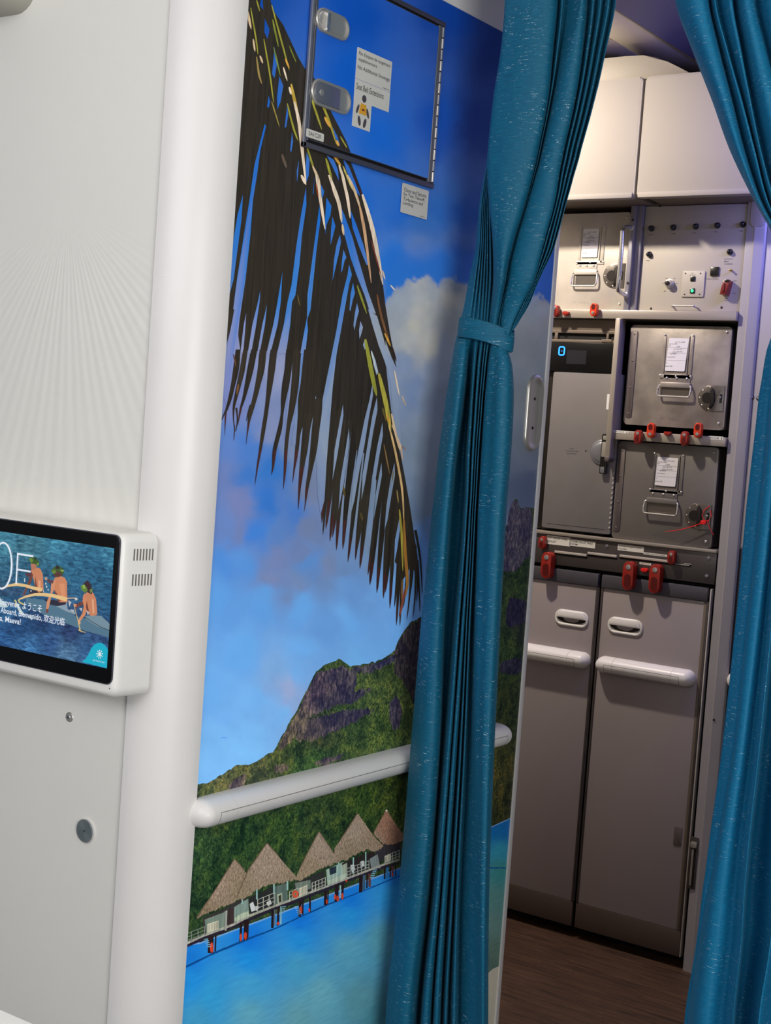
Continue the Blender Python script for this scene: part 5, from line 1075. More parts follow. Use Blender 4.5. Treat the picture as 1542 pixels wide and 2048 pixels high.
# ---- red plastic seal on the lower container
t = thing('security_seal', (-1.505, YG - 0.012, 1.20), 'thin red plastic seal looped through the latch of the bottom container', 'seal')
S3 = lambda px, py, n: (*g(px, py), n)
mb = MB(G); mb.tube([S3(1422,1012,.008), S3(1412,1020,.012), S3(1408,1030,.014), S3(1412,1040,.014), S3(1420,1042,.012), S3(1425,1034,.009), S3(1423,1020,.006)], 0.0011, 6); mb.build('loop', M['seal'], t)
mb = MB(G); mb.tube([S3(1412,1044,.013), S3(1395,1051,.014), S3(1375,1057,.016), S3(1355,1061,.018), S3(1335,1063,.020)], [0.0013, 0.0012, 0.001, 0.0009, 0.0006], 6); mb.build('tail', M['seal'], t)
mb = MB(G); mb.tube([S3(1418,1040,.012), S3(1422,1055,.012), S3(1430,1070,.010)], [0.0011, 0.001, 0.0007], 6); mb.build('tail', M['seal'], t)
u, v = g(1410, 1044); MB(G).rrect(u - 0.007, v - 0.006, u + 0.008, v + 0.005, 0.003, 0.009, 0.015, 0.002).build('tag', M['seal'], t)

# ---- grab bar beside the top container
t = thing('grab_bar', (-1.80, YG, 1.84), 'vertical polished steel grab bar crossing the right edge of the top container', 'grab bar')
P_ = lambda px, py, n: (*g(px, py, YG - n), n)
mb = MB(G); mb.tube([P_(1264,455,.012), P_(1256,454,.03), P_(1248,455,.045), P_(1245,462,.05), P_(1243,500,.05), P_(1239,545,.05), P_(1236,572,.05), P_(1236,580,.045), P_(1243,587,.03), P_(1252,591,.014)], 0.0062, 14); mb.build('bar', M['chrome'], t, angle=60)
for p in ((1263,455),(1252,591)): u, v = g(*p, YG - .016); MB(G).cyl(u, v, 0.009, 0.010, 0.018, 16, bev=0.002).build('foot', M['satin'], t)

# ---- switch panel
cp = thing('switch_panel', (-1.61, YG, 1.797), 'cream galley switch panel with black knobs, a green lamp and red guarded switch', 'control panel')
MB(G).box(-1.7565, 1.7965, -1.4600, 2.0835, -0.02, 0.0, 0.0015).build('face_plate', M['panel'], cp)
lab_ = [((1303,457), 'R TIMER'), ((1347,455), 'R TIMER'), ((1392,453), 'FWD'), ((1435,451), 'FLR'), ((1486,449), 'DIST'), ((1299,509), 'FWD'), ((1460,504), '')]
for (px, py), s in lab_:
    u, v = g(px, py); k = MB(G); k.cyl(u, v, 0.0088, 0, 0.003, 20, r1=0.0080); k.dome(u, v, 0.0078, 0.003, 0.010, 18, 5); o = k.build('breaker_knob', M['knob'], cp)
    if s: fit_text('lettering', s, G, u - 0.008, v - 0.0185, 0.0004, 0.016 if len(s) > 4 else 0.010, 0.0030, M['ink'], cp)
for k_, s in enumerate(('ACTIVATE', 'RELAY', 'OVERRIDE')): u, v = g(1457, 517 + k_ * 5); fit_text('lettering', s, G, u - 0.012, v - 0.003, 0.0004, 0.024 if k_ != 1 else 0.014, 0.0030, M['ink'], cp)
u, v = g(1340, 568); k = MB(G); k.cyl(u, v, 0.0135, 0, 0.003, 24, bev=0.001); k.cyl(u, v, 0.0112, 0.003, 0.016, 24, r1=0.0102, bev=0.002); rk = k.build('rotary_knob', M['satin'], cp)
MB(G).cyl(u - 0.001, v + 0.001, 0.0066, 0.0155, 0.0205, 20, bev=0.0015).build('knob_cap', M['darkmetal'], rk)
for dx, dy, s in ((-0.020, 0.0, 'LO'), (-0.012, 0.014, 'OFF'), (0.012, 0.014, 'LOW'), (0.018, 0.0, 'DIM'), (-0.013, -0.021, 'BRT'), (0.004, -0.021, 'HI')): fit_text('lettering', s, G, u + dx - 0.003, v + dy, 0.0004, 0.0065, 0.0026, M['ink'], cp)
A = g(1367, 542); B = g(1407, 594); sp = MB(G).rrect(A[0], B[1], B[0], A[1], 0.002, 0, 0.0035, 0.0012).build('switch_plate', M['panel'], cp)
for p in ((1372,547),(1402,547),(1370,589),(1400,589)): u, v = g(*p); MB(G).cyl(u, v, 0.0018, 0.003, 0.0046, 10).build('screw', M['darkmetal'], sp)
u, v = g(1387, 558); MB(G).box(u - 0.0066, v - 0.0066, u + 0.0066, v + 0.0066, 0.003, 0.0065, 0.001).build('push_button', M['knob'], sp)
u, v = g(1386, 582); MB(G).box(u - 0.0068, v - 0.0068, u + 0.0068, v + 0.0068, 0.003, 0.0060, 0.001).build('lamp_bezel', M['knob'], sp); MB(G).dome(u, v, 0.0044, 0.0058, 0.002, 14, 4).build('green_lamp', M['green'], sp, label='lit green indicator lamp')
for k_, s in enumerate(('SHUT', 'GALLEY AFT')): u, v = g(1386, 547 + k_ * 4 - 1); fit_text('lettering', s, G, u - (0.004 if k_ == 0 else 0.009), v - 0.002, 0.0038, 0.008 if k_ == 0 else 0.018, 0.0022, M['ink'], sp)
u, v = g(1430, 543); MB(G).box(u - 0.0122, v - 0.012, u + 0.0122, v + 0.012, 0, 0.004, 0.0012).build('black_button', M['knob'], cp); fit_text('lettering', 'CURTAIN', G, u - 0.006, v - 0.0175, 0.0004, 0.014, 0.0026, M['ink'], cp); fit_text('lettering', 'NORMAL OVERRIDE', G, u - 0.024, v - 0.0215, 0.0004, 0.036, 0.0026, M['ink'], cp)
u, v = g(1463, 541); k = MB(G); k.cyl(u, v, 0.0032, 0, 0.012, 12, r1=0.0024); k.dome(u, v, 0.0030, 0.012, 0.002); k.build('toggle', mat('brass', (190, 160, 90), 0.35, 0.8), cp)
u, v = g(1457, 577); k = MB(G); k.prism([(u - 0.015, v - 0.018), (u + 0.004, v - 0.020), (u + 0.010, v + 0.010), (u + 0.011, v + 0.019), (u - 0.004, v + 0.021), (u - 0.010, v + 0.014)], 0, 0.024, 0.003); gs = k.build('switch_guard', M['redguard'], cp, label='dark red flip-up switch guard')
MB(G).box(u - 0.008, v - 0.012, u - 0.002, v + 0.012, 0.0235, 0.0265, 0.001).build('guard_rib', M['redguard'], gs); MB(G).box(u - 0.004, v + 0.014, u + 0.010, v + 0.021, 0.010, 0.026, 0.002).build('guard_cap', M['knob'], gs)
for dx, dy, s in ((0.012, 0.019, 'ON'), (0.013, -0.014, 'NORM'), (-0.008, -0.029, 'FIRE'), (-0.009, -0.034, 'WARNING')): fit_text('lettering', s, G, u + dx, v + dy, 0.0004, 0.009 if s != 'WARNING' else 0.014, 0.0026, M['ink'], cp)
for p in ((1302,617),(1443,615),(1320,412),(1461,404)): u, v = g(*p); MB(G).dome(u, v, 0.0034, 0, 0.002, 12, 3).build('screw', M['darkmetal'], cp)
A = g(1347, 614); B = g(1395, 617); MB(G).tube([(A[0], A[1], 0), (A[0], A[1] + 0.001, 0.014), (A[0] + 0.004, A[1] + 0.002, 0.018), (B[0] - 0.004, A[1] + 0.002, 0.018), (B[0], A[1] - 0.001, 0.014), (B[0], A[1] - 0.002, 0)], 0.0026, 10).build('pull_handle', M['satin'], cp)

# ---- chiller / cooler with blue display
ch = thing('galley_chiller', (-1.9, YG, 1.16), 'tall grey galley chiller with black display and glowing blue digit', 'chiller')
MB(G).box(-2.10, 1.160, -1.806, 1.768, -0.36, -0.012, 0.002).build('body', M['darkmetal'], ch)
MB(G).box(-2.10, 1.738, -1.806, 1.7685, -0.012, -0.003, 0.001).build('header', M['brown'], ch)
vf = MB(G); vf.box(-2.10, 1.729, -1.806, 1.738, -0.012, 0.0, 0.001); vf.box(-2.10, 1.703, -1.806, 1.711, -0.012, 0.0, 0.001); vf.box(-1.845, 1.710, -1.838, 1.730, -0.012, 0.0, 0.001); vf.box(-1.858, 1.705, -1.826, 1.714, -0.012, 0.003, 0.001); vf.box(-2.01, 1.71, -2.0, 1.73, -.012, 0, .001); vf.build('vent_frame', M['brown'], ch)
MB(G).box(-2.10, 1.710, -1.806, 1.730, -0.012, -0.008).build('vent', M['black'], ch)
MB(G).box(-2.10, 1.6185, -1.806, 1.7025, -0.012, 0.001, 0.001).build('display_panel', M['bezel'], ch)
A = g(1135, 700); B = g(1172, 729); MB(G).rrect(A[0], B[1], B[0], A[1], 0.002, 0.0005, 0.0018).build('screen', M['lcd'], ch)
u, v = g(1124, 702); dg = MB(G); q0 = rr(u - 0.0085, v - 0.0115, u + 0.0085, v + 0.0115, 0.004, 3)
dg.tube([(x, y, 0.002) for x, y in q0], 0.0019, 8, True); dg.build('digit', M['blue'], ch, label='glowing blue zero'); MB(G).cyl(u, v, 0.0013, 0.001, 0.002, 8).build('dot', M['blue'], ch)
MB(G).rrect(-2.0015, 1.1660, -1.783, 1.6165, 0.004, -0.012, 0.004, 0.002).build('door', M['chill'], ch)
MB(G).box(-1.985, 1.1775, -1.800, 1.1785, 0.0035, 0.0043).build('groove', M['darkmetal'], ch)
for i in range(12): MB(G).cyl(-1.7855, 1.185 + i * 0.014, 0.0026, 0.003, 0.0066, 8).build('hinge_knuckle', M['contA'], ch)
u, v = g(1205, 905); dk = MB(G); dk.cyl(u, v, 0.0375, 0.003, 0.0075, 36, r1=0.0345, bev=0.0015); dl = dk.build('latch_dish', M['frame'], ch)
MB(G).dome(u, v, 0.030, 0.007, 0.004, 24, 4).build('latch_boss', M['frame'], dl)
A = g(1213, 905); mb = MB(G); mb.rrect(A[0] - 0.009, v - 0.060, A[0] + 0.010, v + 0.052, 0.003, 0.010, 0.018, 0.002); lv_ = mb.build('latch_lever', M['knob'], dl)
MB(G).rrect(A[0] - 0.006, v - 0.057, A[0] + 0.006, v - 0.040, 0.002, 0.0175, 0.0195, 0.001).build('lever_inset', M['frame'], dl); MB(G).rrect(A[0] - 0.006, v - 0.012, A[0] + 0.006, v + 0.030, 0.002, 0.0175, 0.0195, 0.001).build('lever_inset', M['satin'], dl); MB(G).rrect(A[0] - 0.005, v + 0.036, A[0] + 0.007, v + 0.048, 0.002, 0.0175, 0.0195, 0.001).build('lever_inset', M['satin'], dl)
for k_, s in enumerate(('CAUTION', 'PULL OUT LEVER TO OPEN', 'DO NOT SLAM DOOR')): u2, v2 = g(1145, 897 + k_ * 5); fit_text('lettering', s, G, u2 - (0.008, 0.020, 0.015)[k_], v2 - 0.002, 0.0043, (0.016, 0.040, 0.030)[k_], 0.0028, M['ink'], ch)
u2, v2 = g(1173, 902); MB(G).dome(u2, v2, 0.0026, 0.004, 0.001, 10, 3).build('screw', M['darkmetal'], ch)
t = thing('sticker', (-1.812, YG, 1.52), 'small white sticker with blue script tucked behind the chiller upright', 'sticker')
A = g(1216, 788); B = g(1232, 820); MB(G).rrect(A[0], B[1], A[0] + 0.024, A[1], 0.002, 0.0042, 0.0048).build('card', M['paper'], t)
mb = MB(G); mb.tube([(A[0] + 0.016, A[1] - 0.004, 0.005), (A[0] + 0.009, A[1] - 0.012, 0.005), (A[0] + 0.015, A[1] - 0.018, 0.005), (A[0] + 0.008, A[1] - 0.028, 0.005), (A[0] + 0.012, A[1] - 0.036, 0.005)], 0.0014, 6); mb.build('lettering', mat('ink_blue', (40, 60, 150), 0.6), t)

# ---- paper labels along the rails
for pxs, L, lab in (
    (((1096,1070),(1142,1093)), [('HOT WATER / CHILL', .03, .12, .85, .24), ('GALLEY', .03, .52, .4, .22)], 'cream label at the left end of the dark latch rail'),
    (((1142,1078),(1192,1097)), [('WARM CHILLER TABLE', .04, .16, .86, .28), ('ROOMS', .04, .58, .3, .24)], 'cream label second from left on the dark latch rail'),
    (((1238,1088),(1289,1106)), [('Portable Oxygen Outlet', .05, .14, .86, .28), ('Inside', .05, .56, .3, .24)], 'cream label right of the bolt in the middle of the dark latch rail'),
    (((1289,1104),(1336,1114)), [('OVEN BLOCK PANEL', .04, .25, .9, .45)], 'cream label beside the rightmost small red latch on the dark rail'),
    (((1281,1124),(1304,1131)), [('2F1C3', .15, .25, .65, .5)], 'tiny cream label above the gap between the two big red latches')):
    A = g(*pxs[0]); B = g(*pxs[1]); fr = Fr((0, YG - 0.006, 0), (1, 0, 0), (0, 0, 1), (0, -1, 0)); t = thing('rail_label', ((A[0] + B[0]) / 2, YG - 0.006, B[1]), lab, 'label')
    MB(fr).rrect(A[0], B[1], B[0], A[1], 0.001, 0, 0.0006).build('card', M['label'], t); lines(t, fr, (A[0], B[1], B[0], A[1]), L)
for pxs, lab, s in (((( 1233, 861), (1263, 868)), 'small plate at the left end of the narrow middle shelf rail', '2F1C19'), (((1422, 872), (1452, 881)), 'small plate at the right end of the narrow middle shelf rail', '2F1C18')):
    A = g(*pxs[0]); B = g(*pxs[1]); fr = Fr((0, YG - 0.020, 0), (1, 0, 0), (0, 0, 1), (0, -1, 0)); t = thing('rail_label', ((A[0] + B[0]) / 2, YG - 0.02, B[1]), lab, 'label')
    MB(fr).rrect(A[0], B[1], B[0], A[1], 0.001, 0, 0.0006).build('card', M['label'], t); lines(t, fr, (A[0], B[1], B[0], A[1]), [(s, .08, .25, .62, .5), ('|', .88, .15, .04, .7)])

# ---- red turn latches
def turn_latch(px, py, hh, hw, n0, lab, up=False, well=True, tilt=0.0, mt='red'):
    u, v = g(px, py, YG - n0 - 0.008); t = thing('turn_latch', (u, YG - n0, v - hh), lab, 'latch', 'red turn latches')
    f = Fr((u, YG - n0, v), (math.cos(tilt), 0, math.sin(tilt)), (-math.sin(tilt), 0, math.cos(tilt)), (0, -1, 0))
    big = hh > 0.03; th = 0.030 if big else 0.020
    MB(f).cyl(0, (hh - hw) * (-1 if up else 1), hw * 0.55, 0, 0.006, 14).build('pivot', M['darkmetal'], t)
    MB(f).rrect(-hw, -hh, hw, hh, hw * 0.96, 0.004, th, 0.003, 6).build('lever', M[mt], t)
    s = -1 if up else 1
    MB(f).cyl(0, s * (hh - hw), hw * 0.46, th - 0.001, th + 0.0016, 16, bev=0.0005).build('pivot_screw', M['chrome'], t)
    MB(f).rrect(-hw * 0.62, -hh * 0.80 if s > 0 else -hh * 0.0, hw * 0.62, hh * 0.12 if s > 0 else hh * 0.82, hw * 0.6, th - 0.0015, th + 0.0004).build('finger_well', M['redwell'], t)
    return t
turn_latch(1190, 620, 0.0185, 0.0098, 0.022, 'small orange latch on the top shelf rail under the cream container', True, mt='orange')
turn_latch(1113, 622, 0.017, 0.0098, 0.022, 'small red latch at the far left of the top shelf rail by the trim', mt='red')
turn_latch(1304, 861, 0.0205, 0.0102, 0.020, 'small orange latch turned up, left one on the middle shelf rail', True, mt='orange')
turn_latch(1398, 861, 0.0205, 0.0102, 0.020, 'small orange latch turned up, right one on the middle shelf rail', True, mt='orange')
turn_latch(1278, 874, 0.0195, 0.0098, 0.020, 'small red latch turned down, left one under the middle shelf rail', mt='red')
turn_latch(1371, 877, 0.0195, 0.0098, 0.020, 'small red latch turned down, right one under the middle shelf rail', mt='red')
turn_latch(1087, 1085, 0.0185, 0.0098, 0.006, 'small red latch at the left end of the dark latch rail above the big one', mt='red')
turn_latch(1345, 1115, 0.0190, 0.0098, 0.006, 'small red latch on the right part of the dark latch rail', mt='red')
turn_latch(1099, 1130, 0.0385, 0.0158, 0.006, 'big red latch at the left above the left tall door', mt='red')
turn_latch(1262, 1151, 0.0400, 0.0158, 0.006, 'big red latch above the right tall door, left one of the pair', mt='red')
turn_latch(1315, 1157, 0.0400, 0.0158, 0.006, 'big red latch above the right tall door, right one of the pair', mt='red')
for (px, py), n0, lab in (((1337, 867), 0.020, 'tiny red stud in the middle of the narrow middle shelf rail'), ((1291, 1140), 0.006, 'tiny pinkish red stud between the two big red latches'), ((1134, 627), 0.022, 'tiny red stud on the top shelf rail left of the orange latch')):
    u, v = g(px, py, YG - n0); t = thing('stud', (u, YG - n0, v), lab, 'stud'); f = Fr((u, YG - n0, v), (1, 0, 0), (0, 0, 1), (0, -1, 0))
    MB(f).rrect(-0.010, -0.004, 0.010, 0.005, 0.0042, 0, 0.012, 0.002).build('cap', M['seal'] if px == 1291 else M['red'], t); MB(f).rrect(-0.005, -0.007, 0.006, -0.002, 0.002, 0, 0.010, 0.001).build('skirt', M['red'], t)

# ---- tall trolley doors
def tall_door(a, c, lab, hu, strip=None):
    t = thing('galley_cart_door', ((a + c) / 2, YG, 0.03), lab, 'galley door')
    MB(G).box(a + 0.004, 0.034, c - 0.004, 1.040, -0.36, -0.006, 0.002).build('cart_body', M['darkmetal'], t)
    MB(G).box(a, 0.105, c, 1.0135, -0.006, 0.006, 0.0018).build('door_face', M['trolley'], t)
    MB(G).box(a, 1.014, c - (0.0 if strip is None else 0.004), 1.0515, -0.006, 0.012, 0.003).build('top_band', M['tdark'], t)
    MB(G).box(a, 0.033, c, 0.1045, -0.006, 0.007, 0.0015).build('kick_plate', M['kick'], t)
    for x in (a + 0.003, c - 0.003): MB(G).box(x - 0.003, 0.106, x + 0.003, 1.0125, 0.005, 0.0085, 0.001).build('edge_trim', M['lrail'], t)
    f = Fr((hu, YG - 0.006, 0.9145), (1, 0, 0), (0, 0, 1), (0, -1, 0))
    b = bmesh.new(); rs_ = []
    for ins, n in ((0, 0), (0.0, 0.002), (0.001, 0.004), (0.004, 0.0045), (0.0065, 0.0030), (0.0075, 0.0012)):
        hu_, hv_ = 0.0535 - ins, 0.0230 - ins; rs_.append([b.verts.new(f.p(x, y, n)) for x, y in rr(-hu_, -hv_, hu_, hv_, hv_ * 0.94, 8)])
    for A, B in zip(rs_, rs_[1:]):
        for i in range(len(A)): j = (i + 1) % len(A); b.faces.new((A[i], A[j], B[j], B[i]))
    b.faces.new(rs_[-1]); mb = MB(); mb.merge(b); cup = mb.build('cup_handle', M['rail'], t, angle=60)
    mb = MB(f); mb.prism([(0.042 * math.cos(q) + (0.004 if math.cos(q) > 0 else -0.004), 0.0018 - 0.0165 * abs(math.sin(q)) ** 0.8) for q in [math.pi + math.pi * i / 14 for i in range(15)]], 0.0014, 0.0022); mb.build('cup_opening', M['darkmetal'], cup)
    mb = MB(f); mb.prism([(0.026 * math.cos(q), 0.0018 - 0.0135 * abs(math.sin(q)) ** 0.8) for q in [math.pi + math.pi * i / 12 for i in range(13)]], 0.0022, 0.0026); mb.build('cup_finger_plate', M['trolley'], cup)
    mb = MB(f); mb.prism([(-0.047, 0.0), (0.047, 0.0), (0.044, 0.012), (0.034, 0.0205), (-0.034, 0.0205), (-0.044, 0.012)], 0.001, 0.0095, 0.004); mb.build('cup_hood', M['rail'], cup)
    return t
tall_door(-2.118, -1.8035, 'left tall grey galley door with white cup handle and handrail', -1.8795)
td = tall_door(-1.7935, -1.4725, 'right tall grey galley door below the pair of big red latches', -1.7115, 1)
MB(G).box(-1.486, 0.106, -1.4735, 1.0125, 0.0055, 0.0075, 0.0008).build('edge_strip', M['brown'], td)
A = g(1358, 1575); MB(G).rrect(A[0], 0.335, A[0] + 0.022, 0.388, 0.003, 0.0055, 0.0080, 0.0008).build('catch_plate', M['contstrip'], td)
MB(G).box(-1.4700, 0.034, -1.4665, 1.050, -0.01, 0.010, 0.001).build('edge_trim', M['contA'], td)
MB(G).box(-1.803, 0.034, -1.794, 1.05, -0.04, -0.03).build('seal_strip', M['black'], ga)
handrail(Fr((0, YG - 0.006, 0), (1, 0, 0), (0, 0, 1), (0, -1, 0)), -2.108, -1.808, 0.8005, 'short white handrail on the left tall galley door')
handrail(Fr((0, YG - 0.006, 0), (1, 0, 0), (0, 0, 1), (0, -1, 0)), -1.7855, -1.4905, 0.7995, 'short white handrail on the right tall galley door')
handrail(Fr((0, YG, 0), (1, 0, 0), (0, 0, 1), (0, -1, 0)), -1.4005, -0.60, 0.8150, 'white handrail end showing between the galley post and the right curtain', 0.027)
# flush slide bolt on the post
t = thing('slide_bolt', (-1.455, YG - 0.009, 0.23), 'tall narrow flush bolt beside the right tall galley door', 'bolt')
MB(G).rrect(-1.4655, 0.2290, -1.4420, 0.372, 0.002, 0.006, 0.0118, 0.001).build('case', M['lrail'], t); MB(G).rrect(-1.4610, 0.236, -1.4465, 0.342, 0.001, 0.0112, 0.0124).build('slot', M['darkmetal'], t)
MB(G).rrect(-1.4580, 0.238, -1.4520, 0.340, 0.002, 0.012, 0.0145, 0.001).build('rod', M['contB'], t); MB(G).rrect(-1.4620, 0.344, -1.4450, 0.360, 0.003, 0.0115, 0.017, 0.002).build('thumb_piece', M['satin'], t)
for (px, py), lab in (((1504, 795), 'left one of two small dark screws in the panel beside the galley post'), ((1517, 797), 'right one of two small dark screws in the panel beside the galley post')):
    u, v = g(px, py); t = thing('panel_screw', (u, YG, v), lab, 'screw'); f = Fr((u, YG, v), (1, 0, 0), (0, 0, 1), (0, -1, 0))
    MB(f).cyl(0, 0, 0.0062, 0, 0.0012, 16, bev=0.0004).build('washer', M['darkmetal'], t); MB(f).dome(0, 0, 0.004, 0.001, 0.003, 12, 4).build('head', M['frame'], t)

# ================================================================== CURTAINS
def cat(P, t):
    n = len(P); i = min(int(t), n - 2); f_ = t - i
    a, b_, c, d = P[max(i - 1, 0)], P[i], P[i + 1], P[min(i + 2, n - 1)]
    return 0.5 * ((2 * b_) + (c - a) * f_ + (2 * a - 5 * b_ + 4 * c - d) * f_ ** 2 + (3 * b_ - a - 3 * c + d) * f_ ** 3)
def make_curtain(name, rows, cols, y0, mt, parent, nrow=110, sub=5, ztop=None, zbot=None):
    """rows: list of photo rows; cols: list of (list of px per row, depth per row or number)"""
    rows = np.array(rows, float); C = []
    for pxs, dep in cols:
        d = np.full(len(rows), dep, float) if np.isscalar(dep) else np.array(dep, float); C.append((np.array(pxs, float), d))
    # row parameter at fine steps
    pts = []
    ry = np.linspace(rows[0], rows[-1], nrow)
    out = np.zeros((nrow, len(C), 3))
    for i, py in enumerate(ry):
        k = np.searchsorted(rows, py, side='right') - 1; k = min(max(k, 0), len(rows) - 2); t = k + (py - rows[k]) / (rows[k + 1] - rows[k])
        for j, (px, d) in enumerate(C):
            x = cat(px, t); dd = np.interp(py, rows, d); q = on_y(x, py, y0 + dd); out[i, j] = (q[0], q[1], q[2])
    # straighten the heights so each fine row is horizontal across the cloth
    fine = []
    ncol = (len(C) - 1) * sub + 1
    zmean = out[:, :, 2].mean(1)
    A = np.zeros((nrow, ncol, 3))
    for i in range(nrow):
        row = out[i]
        for j in range(ncol):
            t = j / sub; A[i, j] = [cat(row[:, 0], t), cat(row[:, 1], t), cat(row[:, 2], t)]
    if ztop is not None or zbot is not None:
        def ext(A, z, top):
            a, b_ = (A[0], A[1]) if top else (A[-1], A[-2]); sl = (a - b_) / np.abs(a[:, 2:3] - b_[:, 2:3]).clip(1e-6)
            m = 14; L = []
            for q in range(1, m + 1):
                h = np.abs(z - a[:, 2:3]) * q / m; n_ = a + sl * h * np.array([0.8, 0.0, 1.0]); L.append(n_)
            return np.array(L)
        if ztop is not None: A = np.concatenate([ext(A, ztop, True)[::-1], A])
        if zbot is not None: A = np.concatenate([A, ext(A, zbot, False)])
    nrow = len(A)
    org = Vector(A.reshape(-1, 3).mean(0)); V = A.reshape(-1, 3) - np.array(org)
    Fc = [(i * ncol + j, i * ncol + j + 1, (i + 1) * ncol + j + 1, (i + 1) * ncol + j) for i in range(nrow - 1) for j in range(ncol - 1)]
    me = bpy.data.meshes.new(name); me.from_pydata([tuple(v) for v in V], [], Fc)
    uvl = me.uv_layers.new(name='UVMap')
    dU = np.linalg.norm(np.diff(A[:, :, :2], axis=1), axis=2); w = dU.mean(0); U = np.concatenate([[0], np.cumsum(w)])
    for p in me.polygons:
        for li in p.loop_indices:
            vi = me.loops[li].vertex_index; uvl.data[li].uv = (U[vi % ncol], A[vi // ncol, vi % ncol, 2])
    me.polygons.foreach_set('use_smooth', [True] * len(me.polygons)); me.materials.append(mt); me.update()
    o = bpy.data.objects.new(name, me); link(o, parent); o.location = org - (wloc(parent) if parent else Vector((0, 0, 0)))
    sm = o.modifiers.new('thickness', 'SOLIDIFY'); sm.thickness = 0.0009; sm.offset = 0
    return o
YC = 2.19
RW = [0, 100, 200, 325, 400, 500, 560, 610, 650, 668, 690, 725, 790, 900, 1024, 1250, 1500, 1780, 2048]
def col(px, d): return (px, d)
n_up, n_dn = 8, 11
tie = 0.5
def dep(up, dn, t=None): return [up] * 7 + [(up * tie)] + [up * 0.35] * 2 + [dn * 0.35] + [dn * 0.6] + [dn] * 7
cols = []
